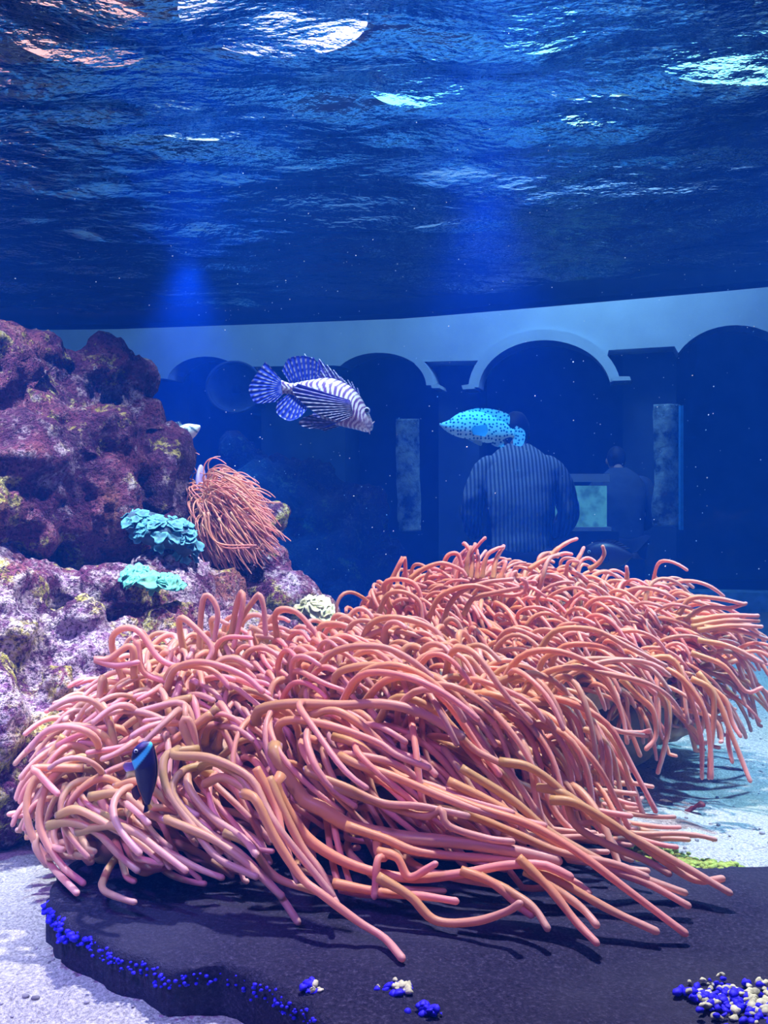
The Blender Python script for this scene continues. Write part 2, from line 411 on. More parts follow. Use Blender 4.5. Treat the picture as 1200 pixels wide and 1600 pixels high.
# ------------------------------------------------------------------ rocks
def rock(name, lumps, mat, voxel, label, cat='rock', amp=1.0, seed=0, group=None):
    pts = []
    for (px, py, Yd, r) in lumps:
        c = P(px, py, Yd); R = r/F*Yd; q = icos(c, (R, R*0.95, R*0.92), 3)
        pts.append(q)
    V, Fc = join(pts); me = mesh('tmp', V, Fc); o = bpy.data.objects.new('tmp', me); col.objects.link(o)
    md = o.modifiers.new('r', 'REMESH'); md.mode = 'VOXEL'; md.voxel_size = voxel
    sm = o.modifiers.new('s', 'SMOOTH'); sm.factor = 0.5; sm.iterations = 5
    dg = bpy.context.evaluated_depsgraph_get(); ev = o.evaluated_get(dg); m2 = bpy.data.meshes.new_from_object(ev)
    nv = len(m2.vertices); V = np.empty(nv*3); m2.vertices.foreach_get('co', V); V = V.reshape(-1, 3)
    Nn = np.empty(nv*3); m2.vertices.foreach_get('normal', Nn); Nn = Nn.reshape(-1, 3)
    bpy.data.objects.remove(o)
    d = 0.050*fbm(V*5.5, 2, seed)+0.030*(0.5-np.abs(fbm(V*10, 3, seed+5)))+0.008*fbm(V*30, 2, seed+9)+0.005*fbm(V*85, 2, seed+13)
    pit = vnoise(V*19, seed+21); d -= 0.035*np.clip(pit-0.42, 0, 1)
    V = V+Nn*(d*amp)[:, None]
    Fc = [list(p.vertices) for p in m2.polygons]
    ob = obj(name, V, Fc, mat); bpy.data.meshes.remove(m2)
    return tag(ob, label, cat, group)
rock('live_rock', [(60, 585, 1.92, 80), (165, 585, 1.98, 62), (205, 590, 2.02, 42), (0, 620, 1.9, 110), (120, 690, 1.85, 105),
     (182, 690, 2.0, 56), (203, 645, 2.0, 44), (20, 740, 1.72, 100), (214, 752, 1.95, 66), (130, 790, 1.78, 85), (250, 790, 1.98, 52), (-90, 650, 1.8, 150),
     (-80, 800, 1.66, 120), (45, 800, 1.68, 70), (170, 850, 1.85, 70), (250, 850, 1.95, 60), (-10, 860, 1.75, 90)], ROCK_UP, 0.009,
     'tall purple and brown reef rock rising at the left edge', amp=1.0, seed=3)
rock('live_rock', [(40, 935, 1.62, 85), (150, 945, 1.66, 80), (260, 960, 1.76, 75), (350, 965, 1.86, 62), (20, 1040, 1.5, 100),
     (130, 1050, 1.52, 80), (60, 1130, 1.42, 95), (-70, 1010, 1.5, 150), (-80, 1150, 1.38, 150), (20, 1215, 1.36, 75), (100, 1180, 1.40, 60),
     (250, 1050, 1.62, 90), (380, 1030, 1.75, 80), (460, 1010, 1.86, 45), (180, 1140, 1.5, 80), (300, 1140, 1.6, 90), (30, 1000, 1.44, 40),
     (120, 970, 1.52, 40), (190, 1000, 1.55, 40), (85, 1065, 1.38, 34), (150, 1090, 1.42, 32)], ROCK_LOW, 0.0085,
     'sunlit knobbly rock slope of yellow, white and violet crust under the leafy corals', amp=0.85, seed=11)
rock('live_rock', [(360, 880, 2.08, 52), (412, 885, 2.08, 54), (424, 818, 2.16, 36), (440, 925, 2.02, 54), (390, 930, 2.05, 55),
     (330, 850, 2.15, 50), (482, 955, 2.06, 44), (330, 790, 2.25, 40), (440, 960, 2.1, 50), (360, 980, 2.1, 60)], ROCK_DARK, 0.0085,
     'dark violet rock spur sloping right below the small hanging anemone', amp=0.55, seed=23)
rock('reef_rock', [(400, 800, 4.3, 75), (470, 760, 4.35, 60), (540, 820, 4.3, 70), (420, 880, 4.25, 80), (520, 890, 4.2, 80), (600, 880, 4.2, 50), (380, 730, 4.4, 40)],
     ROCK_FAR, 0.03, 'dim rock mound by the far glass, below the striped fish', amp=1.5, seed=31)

# slab in front
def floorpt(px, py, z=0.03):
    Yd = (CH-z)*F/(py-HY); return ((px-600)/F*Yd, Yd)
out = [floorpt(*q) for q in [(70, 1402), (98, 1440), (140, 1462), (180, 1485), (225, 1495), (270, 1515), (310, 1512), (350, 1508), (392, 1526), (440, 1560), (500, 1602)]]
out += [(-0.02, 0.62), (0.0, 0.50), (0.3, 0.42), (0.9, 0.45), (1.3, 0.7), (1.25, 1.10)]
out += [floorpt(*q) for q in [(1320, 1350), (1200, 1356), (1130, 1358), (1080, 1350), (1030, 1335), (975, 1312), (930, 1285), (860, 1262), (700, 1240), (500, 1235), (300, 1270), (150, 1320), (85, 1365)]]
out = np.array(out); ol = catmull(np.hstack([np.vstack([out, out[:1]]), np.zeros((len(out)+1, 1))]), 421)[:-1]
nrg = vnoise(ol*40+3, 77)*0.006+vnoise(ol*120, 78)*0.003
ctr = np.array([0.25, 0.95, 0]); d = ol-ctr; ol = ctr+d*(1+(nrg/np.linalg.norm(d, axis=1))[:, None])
from mathutils.geometry import delaunay_2d_cdt
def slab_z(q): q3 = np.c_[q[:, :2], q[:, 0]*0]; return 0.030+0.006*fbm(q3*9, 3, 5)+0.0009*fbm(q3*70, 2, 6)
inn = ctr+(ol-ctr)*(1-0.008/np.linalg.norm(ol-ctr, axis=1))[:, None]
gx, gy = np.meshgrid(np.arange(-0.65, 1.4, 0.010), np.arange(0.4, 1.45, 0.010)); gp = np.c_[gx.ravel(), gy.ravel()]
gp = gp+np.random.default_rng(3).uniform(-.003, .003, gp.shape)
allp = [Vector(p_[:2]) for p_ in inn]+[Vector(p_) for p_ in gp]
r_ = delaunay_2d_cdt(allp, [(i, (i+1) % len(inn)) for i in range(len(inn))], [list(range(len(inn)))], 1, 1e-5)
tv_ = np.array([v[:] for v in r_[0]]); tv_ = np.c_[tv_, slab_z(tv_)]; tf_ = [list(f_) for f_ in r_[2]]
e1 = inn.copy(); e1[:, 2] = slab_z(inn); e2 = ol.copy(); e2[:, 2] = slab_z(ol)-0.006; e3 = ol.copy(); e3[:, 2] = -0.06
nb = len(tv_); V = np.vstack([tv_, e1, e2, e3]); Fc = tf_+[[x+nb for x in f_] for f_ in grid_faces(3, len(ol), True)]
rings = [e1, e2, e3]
slab = empty('rock_slab', (0.25, 0.95, 0), 'flat grained rock slab with deep shade painted into its colour, lying on the sand under the largest anemones', 'rock')
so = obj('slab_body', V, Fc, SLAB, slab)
bm = bmesh.new(); bm.from_mesh(so.data); bmesh.ops.remove_doubles(bm, verts=bm.verts, dist=1e-5); bmesh.ops.delete(bm, geom=[v for v in bm.verts if not v.link_faces], context='VERTS'); bmesh.ops.recalc_face_normals(bm, faces=bm.faces); bm.to_mesh(so.data); bm.free()
# blue crust along its left edge: a strip of low lumps
pp = []
k0, k1 = 0, 175
edge = rings[-2]
acc = 0
for i in range(len(edge)-1):
    q = edge[i]
    if q[0] < 0.02 and q[1] < 1.08 and q[1] > 0.78:
        for t in range(9):
            if fbm(np.array(q)*18+4, 2, 9) > -0.35 or random.random() < 0.25:
                r = random.uniform(0.0008, 0.0024)*(1.6 if fbm(np.array(q)*9, 2, 19) > 0.1 else 0.8)
                c = q+np.array([random.gauss(0, 0.003), random.gauss(0, 0.003), random.uniform(-0.012, 0.002)])
                pp.append(icos(c, (r*1.4, r*1.2, r), 1))
o = obj('blue_crust', *join(pp), BLUECRUST, slab); tag(o, 'electric blue crust along the slab edge')
pp = []
for k in range(1500):
    t = random.random(); px = 960+190*t+random.gauss(0, 6); py = np.interp(px, [930, 975, 1030, 1080, 1130, 1160], [1282, 1314, 1338, 1352, 1358, 1357])+random.gauss(-2, 5)*(1.4-t)
    x, y = floorpt(px, py, 0.03); r = random.uniform(.0015, .004)
    pp.append(icos((x, y, 0.028+random.uniform(-.006, .006)), (r*1.4, r*1.3, r), 1))
o = obj('algae_fringe', *join(pp), GREENALGAE, slab); tag(o, 'yellow green algae fringe on the far slab edge'); o['kind'] = 'stuff'

def crustclump(px, py, n, spread, mats, label, seed):
    random.seed(seed); x, y = floorpt(px, py, 0.03)
    e = empty('encrusting_coral', (x, y, 0.028), label, 'coral')
    for mi, mat in enumerate(mats):
        pp = []
        for k in range(n*4):
            dx, dy = random.gauss(0, spread), random.gauss(0, spread)*0.8
            dx += (mi-0.5)*spread*0.6; r = random.uniform(.0012, .0042)
            pp.append(icos((x+dx, y+dy, 0.034+random.uniform(-.002, .004)), (r*1.2, r, r*0.8), 2))
        V, Fc = join(pp); V = V+0.0012*vnoise(V*300, 3)[:, None]
        obj('blue_polyp_cluster' if mi == 0 else 'cream_crust', V, Fc, mat, e)
crustclump(622, 1553, 7, 0.007, (BLUECRUST, CREAM), 'small blue and cream crust on the slab at the bottom middle', 1)
crustclump(672, 1585, 6, 0.005, (BLUECRUST,), 'small all blue crust just right of the blue and cream one', 2)
crustclump(1165, 1572, 34, 0.022, (BLUECRUST, CREAM), 'broad blue and cream crust patch in the bottom right corner', 3)
crustclump(1095, 1565, 5, 0.005, (BLUECRUST, CREAM), 'tiny blue crust speck beside the broad corner patch', 4)
crustclump(484, 1552, 3, 0.004, (BLUECRUST, CREAM), 'tiny blue crust dot near the blue slab edge', 5)
random.seed(8)
# dark red shell scrap on the sand
x, y = floorpt(1085, 1241, 0.0); z = float(sand_h(np.array(x), np.array(y)))
V, Fc = icos((0, 0, 0), (0.017, 0.006, 0.005), 3); V = V+0.004*vnoise(V*140, 4)[:, None]; V[:, 2] += 0.006*np.sin(V[:, 0]*120)
th = -0.25; R = np.array([[math.cos(th), -math.sin(th), 0], [math.sin(th), math.cos(th), 0], [0, 0, 1]])
tag(obj('shell_fragment', V @ R.T+(x, y, z+0.006), Fc, plain('dark_red_shell', (0.22, 0.03, 0.03), 0.5)), 'small dark red fragment lying on the bright sand at right', 'shell')

# ------------------------------------------------------------------ anemones
def proj(p): return np.stack([600+F*p[..., 0]/p[..., 1], HY-F*(p[..., 2]-CH)/p[..., 1]], -1)
FLOW = np.array([
 # px,  py,  dx,  dy, toward camera
 (130, 1010, -.5, .3, .2), (170, 1060, -.6, .5, .2), (100, 1130, -.8, .5, .2), (60, 1190, -.6, .8, .2), (45, 1270, 0, 1, .1), (75, 1350, .6, .75, .0), (120, 1310, .6, .7, .2),
 (230, 1110, -.9, .35, .2), (160, 1180, -.9, .3, .3), (250, 1200, -.3, .6, .5), (180, 1260, .7, .6, .3), (260, 1270, .85, .5, .2), (340, 1230, .75, .7, .2), (300, 1330, .85, .45, .1),
 (240, 1000, .3, .4, .4), (300, 1000, -.4, .3, .4), (340, 960, .3, .0, .3), (400, 960, .5, .1, .3), (330, 1060, .5, .4, .4), (400, 1080, .6, .4, .3),
 (420, 1300, .5, .85, .2), (460, 1380, .5, .85, .1), (420, 1200, .6, .8, .3), (520, 1400, .6, .75, 0),
 (470, 1000, .4, .3, .4), (500, 1080, .9, .25, .3), (560, 1000, .7, .3, .4), (620, 1050, .8, .5, .3), (600, 1150, .85, .5, .2), (560, 1230, .88, .45, .2), (520, 1290, .8, .5, .1),
 (700, 1300, .92, .3, .1), (680, 1150, .7, .7, .2), (750, 1180, .65, .75, .1), (800, 1250, .75, .6, .1), (900, 1330, .87, .42, .0), (700, 1380, .9, .3, 0), (1000, 1370, .85, .45, 0), (850, 1400, .85, .45, 0),
 (620, 950, .5, .4, .4), (660, 890, .5, .1, .3), (740, 880, .2, -.5, .1), (820, 890, .7, -.1, .2), (880, 880, .6, .1, .2), (950, 920, .85, .35, .2), (1030, 950, .95, .25, .1), (1120, 970, .98, .15, .0),
 (1140, 1040, .85, .55, 0), (1060, 1080, .6, .8, .1), (1000, 1120, .25, 1, .1), (1100, 1150, .2, 1, 0), (850, 1000, .8, .4, .3), (760, 960, .5, .5, .4), (950, 1020, .85, .4, .3), (800, 1090, .75, .5, .3),
 (720, 1020, .3, .7, .4), (880, 1120, .5, .8, .3), (930, 1180, .1, 1, .1), (860, 1200, .1, 1, .1), (850, 1150, .4, .8, .3)])
FD = np.stack([FLOW[:, 2], -FLOW[:, 4], -FLOW[:, 3]], -1); FD /= np.linalg.norm(FD, axis=1)[:, None]
def flow(p):
    q = proj(p); d2 = ((q[:, None]-FLOW[None, :, :2])**2).sum(-1); w_ = 1/(d2+900)**2
    r = (w_[..., None]*FD[None]).sum(1); return r/(np.linalg.norm(r, axis=1)[:, None]+1e-9)

def blobs(lst): return [(P(a, b, c), np.array([rx/F*c, ry, rz/F*c])) for a, b, c, rx, rz, ry in lst]
def sd(p, bl):
    best = np.full(len(p), 9.0); g = np.zeros_like(p)
    for c, r in bl:
        q = (p-c)/r; l = np.linalg.norm(q, axis=1)+1e-9; dd = (l-1)*r.min()
        gr = q/r; gr /= np.linalg.norm(gr, axis=1)[:, None]+1e-9
        m = dd < best; best[m] = dd[m]; g[m] = gr[m]
    return best, g

def grow(bl, n, seed, length, step=18, wild=0.5, front=True, upmin=-0.35, gravity=0.10, lenfun=None, filt=None, up=0.6, curl=0.24, align=0.30):
    rg = np.random.default_rng(seed); roots = []; nor = []
    vol = np.array([r[0]*r[2] for c, r in bl]); vol /= vol.sum()
    while len(roots) < n:
        i = rg.choice(len(bl), p=vol); c, r = bl[i]; u = rg.normal(size=3); u /= np.linalg.norm(u)
        if u[2] < upmin or (u[1] > 0.55): continue
        p = c+u*r*0.97; nn = u/r; nn /= np.linalg.norm(nn)
        oth = [b for j, b in enumerate(bl) if j != i]
        if oth and sd(p[None], oth)[0][0] < -0.004: continue
        if filt and not filt(proj(p[None])[0]): continue
        if roots:
            dm = np.linalg.norm(np.array(roots)-p, axis=1).min()
            if dm < 0.007 and rg.random() < 0.7: continue
        roots.append(p); nor.append(nn)
    p = np.array(roots); nn = np.array(nor); L = length*rg.uniform(0.7, 1.3, n)
    if lenfun: L = L*np.array([lenfun(*q) for q in proj(p)])
    d = nn*(0.4 if up < 0 else 1)+np.array([0, 0, up])+rg.normal(size=p.shape)*0.3; d /= np.linalg.norm(d, axis=1)[:, None]
    side = rg.normal(size=p.shape)*wild
    pts = [p.copy()]; ds = (L/step)[:, None]
    ph = rg.uniform(0, 100, n); flr = 0.046+0.05*rg.random(n)**1.5
    for k in range(step):
        f = flow(p); t = k/step
        f = f+side*(1-t)*0.8; f /= np.linalg.norm(f, axis=1)[:, None]
        nz = np.stack([vnoise(np.c_[p*17, ][:, :3]+ph[:, None]*0.13+s*31, 3+s) for s in range(3)], -1)
        a = 0.05+align*t
        d = d*(1-a)+f*a+nz*curl; d[:, 2] -= gravity*t*1.8
        d /= np.linalg.norm(d, axis=1)[:, None]
        p = p+d*ds
        s, g = sd(p, bl); m = s < 0.006
        p[m] += g[m]*(0.006-s[m])[:, None]*0.8
        low = p[:, 2] < flr; p[low, 2] = flr[low]+0.004*nz[low, 2]
        pts.append(p.copy())
    return np.array(pts).transpose(1, 0, 2)

def tentacle_geom(pts, r0, r1, sides=6, rnd=0.0):
    n = len(pts); t = np.linspace(0, 1, n)
    rad = r0+(r1-r0)*t**0.8; rad = rad*(1+0.05*np.sin(t*19+rnd*40)); rad[-1] *= 1.04
    V, Fc = tube(pts, rad, sides)
    tt = np.concatenate([np.repeat(t, sides), np.ones(2*sides)]); C = np.stack([tt, np.full_like(tt, rnd), tt*0], -1)
    return V, Fc, C

def make_body(name, bl, parent, mat, voxel=0.010, shrink=0.985):
    pts = [icos(c, r*shrink, 3) for c, r in bl]; V, Fc = join(pts)
    me = mesh('tmp', V, Fc); o = bpy.data.objects.new('tmp', me); col.objects.link(o)
    md = o.modifiers.new('r', 'REMESH'); md.mode = 'VOXEL'; md.voxel_size = voxel
    sm = o.modifiers.new('s', 'SMOOTH'); sm.factor = 0.5; sm.iterations = 4
    m2 = bpy.data.meshes.new_from_object(o.evaluated_get(bpy.context.evaluated_depsgraph_get()))
    V = np.array([v.co[:] for v in m2.vertices]); Nn = np.array([v.normal[:] for v in m2.vertices])
    bpy.data.objects.remove(o)
    V = V+Nn*(0.006*fbm(V*26, 3, 4))[:, None]
    ob = obj(name, V, [list(q.vertices) for q in m2.polygons], mat, parent); bpy.data.meshes.remove(m2); return ob

def anemone(label, bl, base, mat, sets, heroes, column=None):
    root = empty('sea_anemone', base, label, 'anemone', None)
    make_body('oral_disc', bl, root, FLESH)
    if column: column(root)
    geo = []
    for (pts, r0, r1) in heroes:
        geo.append((1e3+len(pts), tentacle_geom(pts, r0, r1, 8, random.random())))
    for (arr, r0, r1) in sets:
        for k in range(len(arr)):
            q = arr[k]; y = q[:, 1].mean(); s, _ = sd(q, bl)
            vis = -y*3+q[:, 2].mean()*1.0+random.random()*0.3
            f = random.uniform(0.85, 1.12)
            geo.append((vis, tentacle_geom(q, r0*f, r1*f, 6, random.random())))
    geo.sort(key=lambda g: -g[0])
    for _, (V, Fc, C) in geo[:300]: obj('tentacle', V, Fc, mat, root, C)
    rest = geo[300:]
    if rest:
        V, Fc = join([(g[1][0], g[1][1]) for g in rest]); C = np.vstack([g[1][2] for g in rest])
        o = obj('tentacle_mass', V, Fc, mat, root, C); o['kind'] = 'stuff'
    return root

def hero(pl, d0, d1, r0=0.0056, r1=0.0046, n=26, bulge=0.0):
    pl = np.array(pl, float); m = len(pl)
    dd = np.linspace(d0-0.035, d1-0.02, m); q = np.array([P(x, y, d) for (x, y), d in zip(pl, dd)])
    low = q[:, 2] < 0.042
    for i in np.where(low)[0]:
        Yn = (CH-0.042)*F/(pl[i, 1]-HY); q[i] = P(pl[i, 0], pl[i, 1], Yn)
    return (catmull(q, n), r0, r1)

# ---- left front anemone
bl_left = blobs([(230, 1225, 1.25, 115, 90, .12), (195, 1180, 1.30, 65, 70, .10), (310, 1110, 1.38, 110, 85, .13), (370, 1055, 1.50, 80, 55, .10), (262, 1090, 1.42, 75, 60, .11), (205, 1280, 1.22, 105, 55, .10), (320, 1190, 1.28, 90, 90, .12)])
H = []
for pl, a, b in [
 ([(340, 1105), (300, 1140), (250, 1160), (190, 1170), (140, 1180)], 1.20, 1.15),
 ([(330, 1115), (280, 1150), (220, 1185), (170, 1205), (140, 1222)], 1.18, 1.13),
 ([(300, 1090), (260, 1100), (210, 1125), (160, 1160), (125, 1160)], 1.22, 1.18),
 ([(150, 1180), (110, 1165), (60, 1210), (42, 1250), (48, 1300), (78, 1350), (120, 1395)], 1.2, 1.12),
 ([(160, 1190), (120, 1185), (75, 1225), (62, 1290), (95, 1350), (130, 1380)], 1.18, 1.1),
 ([(130, 1200), (55, 1200), (60, 1208), (75, 1225), (90, 1240)], 1.16, 1.12),
 ([(200, 1235), (160, 1215), (120, 1240), (100, 1280), (110, 1330)], 1.14, 1.1),
 ([(180, 1230), (220, 1222), (270, 1260), (320, 1290), (345, 1330)], 1.12, 1.04),
 ([(140, 1245), (190, 1240), (230, 1270), (280, 1290), (300, 1305)], 1.10, 1.05),
 ([(90, 1275), (120, 1265), (170, 1290), (220, 1320), (250, 1345)], 1.10, 1.04),
 ([(120, 1300), (170, 1290), (210, 1300), (250, 1330), (290, 1360)], 1.09, 1.02),
 ([(75, 1290), (110, 1285), (150, 1300), (190, 1340), (215, 1360)], 1.10, 1.05),
 ([(340, 1215), (300, 1200), (295, 1230), (330, 1275), (380, 1310), (400, 1335)], 1.14, 1.0),
 ([(330, 1195), (285, 1205), (270, 1240), (310, 1290), (370, 1330), (430, 1390), (465, 1440)], 1.12, .99),
 ([(310, 1170), (260, 1180), (260, 1230), (300, 1290), (340, 1340), (400, 1370)], 1.13, 1.0),
 ([(300, 1210), (330, 1190), (370, 1210), (400, 1250), (430, 1300), (470, 1375)], 1.12, 1.0),
 ([(320, 1225), (350, 1215), (390, 1240), (420, 1290), (445, 1330), (465, 1375)], 1.10, 1.0),
 ([(300, 1170), (285, 1130), (295, 1125), (305, 1160), (300, 1200)], 1.14, 1.13),
 ([(280, 1170), (270, 1180), (330, 1185), (390, 1215), (415, 1260), (440, 1300), (520, 1400)], 1.12, 1.0),
 ([(210, 1060), (205, 1010), (170, 1030), (147, 1030), (180, 1040), (215, 1035)], 1.26, 1.24),
 ([(215, 1090), (212, 1010), (215, 1000), (225, 1050), (280, 1070)], 1.3, 1.26),
 ([(200, 1080), (175, 1010), (185, 985), (215, 985), (250, 1030), (290, 1045)], 1.32, 1.26),
 ([(310, 1060), (315, 950), (325, 930), (340, 955), (335, 1000)], 1.40, 1.38),
 ([(360, 1000), (370, 945), (377, 925), (380, 935), (375, 970), (365, 1010)], 1.42, 1.38),
 ([(345, 1010), (395, 940), (405, 930), (412, 950), (415, 990)], 1.42, 1.40),
 ([(290, 1030), (280, 975), (290, 968), (330, 1010), (320, 1040)], 1.36, 1.3),
 ([(255, 1070), (270, 1045), (300, 1040), (335, 1050), (360, 1075)], 1.28, 1.24),
 ([(260, 1080), (275, 1045), (320, 1035), (380, 1055), (410, 1080)], 1.27, 1.22),
 ([(150, 1110), (130, 1100), (115, 1110), (105, 1120), (102, 1125)], 1.26, 1.22),
 ([(165, 1080), (160, 1060), (155, 1110), (170, 1120), (180, 1125)], 1.26, 1.22),
 ([(100, 1150), (80, 1180), (90, 1175), (120, 1190)], 1.22, 1.2),
 ([(300, 1290), (260, 1280), (330, 1310), (380, 1345), (440, 1400)], 1.08, 1.0),
 ([(350, 1300), (390, 1320), (430, 1370), (500, 1395), (520, 1410)], 1.05, 1.0)]:
    H.append(hero(pl, a, b, 0.0054, 0.0038))
def lf_left(px, py):
    if px < 150: return 0.75
    if py > 1190: return 1.45
    if px < 200 or py < 1080: return 0.72
    return 0.95
sets = [(grow(bl_left, 560, 21, 0.105, wild=0.65, lenfun=lf_left, gravity=0.03, curl=0.20, align=0.45), 0.0055, 0.0035)]
anemone('pink-orange sea anemone at front left, with the dark clownfish among its tentacles', bl_left, tuple(P(225, 1300, 1.2)*[1, 1, 0]+[0, 0, .03]), T_LEFT, sets, H)

# ---- centre front anemone
bl_mid = blobs([(480, 1105, 1.38, 105, 78, .12), (560, 1130, 1.36, 140, 110, .14), (660, 1130, 1.38, 120, 120, .14), (590, 1062, 1.50, 120, 68, .12), (740, 1190, 1.36, 90, 90, .12), (560, 1230, 1.30, 130, 70, .11), (690, 1240, 1.30, 120, 65, .10), (480, 1170, 1.32, 70, 70, .1)])
H = []
for pl, a, b in [
 ([(430, 1165), (428, 1175), (450, 1210), (475, 1250), (500, 1262), (545, 1290), (600, 1303), (640, 1310), (700, 1315), (760, 1322), (830, 1335), (870, 1345)], 1.14, 1.02),
 ([(440, 1210), (432, 1230), (465, 1290), (500, 1325), (560, 1355), (640, 1372), (720, 1365), (790, 1352), (850, 1352), (890, 1370)], 1.10, 1.0),
 ([(380, 1240), (400, 1250), (430, 1310), (470, 1370), (500, 1395), (560, 1440), (600, 1465), (628, 1497)], 1.05, .94),
 ([(420, 1215), (440, 1260), (470, 1320), (500, 1360), (520, 1400), (525, 1410)], 1.08, .99),
 ([(400, 1200), (430, 1260), (440, 1300), (455, 1350), (465, 1375)], 1.08, 1.0),
 ([(590, 1370), (640, 1400), (680, 1438), (740, 1440), (790, 1425), (812, 1412)], 1.03, .96),
 ([(520, 1380), (600, 1395), (660, 1400), (712, 1408)], 1.05, 1.0),
 ([(400, 1130), (405, 1110), (450, 1100), (530, 1102), (600, 1100), (660, 1115), (720, 1150)], 1.20, 1.14),
 ([(445, 1170), (435, 1135), (460, 1125), (520, 1135), (590, 1160), (620, 1180), (670, 1200)], 1.18, 1.1),
 ([(480, 1120), (520, 1110), (560, 1130), (610, 1170), (660, 1190), (680, 1210)], 1.18, 1.12),
 ([(520, 1150), (560, 1165), (620, 1210), (680, 1230), (730, 1250), (800, 1270)], 1.16, 1.08),
 ([(500, 1200), (480, 1205), (540, 1230), (600, 1255), (660, 1260), (730, 1275)], 1.12, 1.05),
 ([(530, 1180), (560, 1195), (620, 1215), (690, 1245), (760, 1270), (850, 1290)], 1.13, 1.04),
 ([(520, 1230), (580, 1250), (640, 1270), (670, 1275), (690, 1265), (700, 1290), (760, 1310), (800, 1315)], 1.10, 1.03),
 ([(540, 1290), (600, 1310), (650, 1330), (740, 1340), (820, 1345), (860, 1350)], 1.08, 1.02),
 ([(640, 1260), (720, 1270), (800, 1300), (870, 1330), (960, 1350), (1010, 1370)], 1.10, 1.04),
 ([(660, 1230), (740, 1260), (830, 1290), (900, 1330), (980, 1390), (1070, 1458)], 1.10, 0.97),
 ([(700, 1220), (780, 1260), (860, 1310), (930, 1350), (1010, 1380), (1075, 1415)], 1.12, 1.02),
 ([(720, 1200), (800, 1250), (860, 1300), (930, 1340), (1000, 1370), (1070, 1395)], 1.13, 1.03),
 ([(780, 1190), (830, 1200), (880, 1240), (900, 1290), (950, 1320), (1010, 1345), (1045, 1365)], 1.15, 1.06),
 ([(840, 1230), (880, 1240), (940, 1280), (1010, 1320), (1080, 1360), (1140, 1395)], 1.14, 1.04),
 ([(860, 1250), (900, 1255), (960, 1290), (1030, 1340), (1085, 1375), (1128, 1373)], 1.12, 1.05),
 ([(820, 1350), (880, 1380), (950, 1420), (1025, 1455)], 1.04, .97),
 ([(810, 1340), (860, 1390), (900, 1440), (932, 1473)], 1.03, .95),
 ([(820, 1360), (870, 1390), (910, 1420), (932, 1445)], 1.03, .96),
 ([(750, 1370), (800, 1395), (835, 1420), (855, 1450)], 1.03, .96),
 ([(720, 1360), (770, 1380), (810, 1415), (830, 1430)], 1.03, .98),
 ([(780, 1330), (850, 1350), (900, 1380), (920, 1395)], 1.06, 1.0),
 ([(590, 1300), (590, 1330), (600, 1340), (590, 1345), (585, 1400)], 1.08, 1.02),
 ([(590, 1330), (620, 1340), (640, 1370), (680, 1350)], 1.06, 1.02),
 ([(470, 1110), (475, 1080), (520, 1020), (590, 1010), (640, 1030), (690, 1070)], 1.3, 1.22),
 ([(520, 1080), (530, 1050), (590, 1040), (650, 1060), (720, 1110), (770, 1180), (800, 1240)], 1.26, 1.18),
 ([(540, 1090), (570, 1050), (620, 1040), (680, 1070), (730, 1130), (790, 1220), (820, 1270)], 1.24, 1.15),
 ([(560, 1110), (600, 1065), (650, 1060), (700, 1100), (750, 1170), (780, 1210)], 1.22, 1.14),
 ([(590, 1130), (620, 1090), (680, 1110), (740, 1170), (790, 1200), (840, 1270)], 1.2, 1.12),
 ([(450, 1070), (470, 1030), (500, 1025), (520, 1060), (525, 1090)], 1.3, 1.26),
 ([(560, 1020), (580, 975), (620, 965), (680, 985), (700, 1030)], 1.42, 1.36),
 ([(500, 1010), (500, 980), (530, 975), (560, 990), (570, 1010)], 1.45, 1.4),
 ([(440, 1030), (430, 960), (460, 955), (490, 985), (500, 1000)], 1.45, 1.42)]:
    H.append(hero(pl, a, b, 0.0056, 0.0038, 30))
H[0] = (H[0][0], 0.0095, 0.0062); H[1] = (H[1][0], 0.0068, 0.0048); H[7] = (H[7][0], 0.007, 0.0056)
def lf_mid(px, py):
    if py < 1075: return 0.72
    if py > 1130 and px > 480: return 2.1
    if px > 640 and py > 1040: return 1.7
    return 1.05
sets = [(grow(bl_mid, 600, 22, 0.115, step=20, wild=0.42, lenfun=lf_mid, gravity=0.07, curl=0.20, align=0.38), 0.0057, 0.0034)]
anemone('largest sea anemone, front centre, long orange-pink tentacles sweeping right over the dark slab', bl_mid, tuple(P(620, 1300, 1.25)*[1, 1, 0]+[0, 0, .03]), T_MID, sets, H)

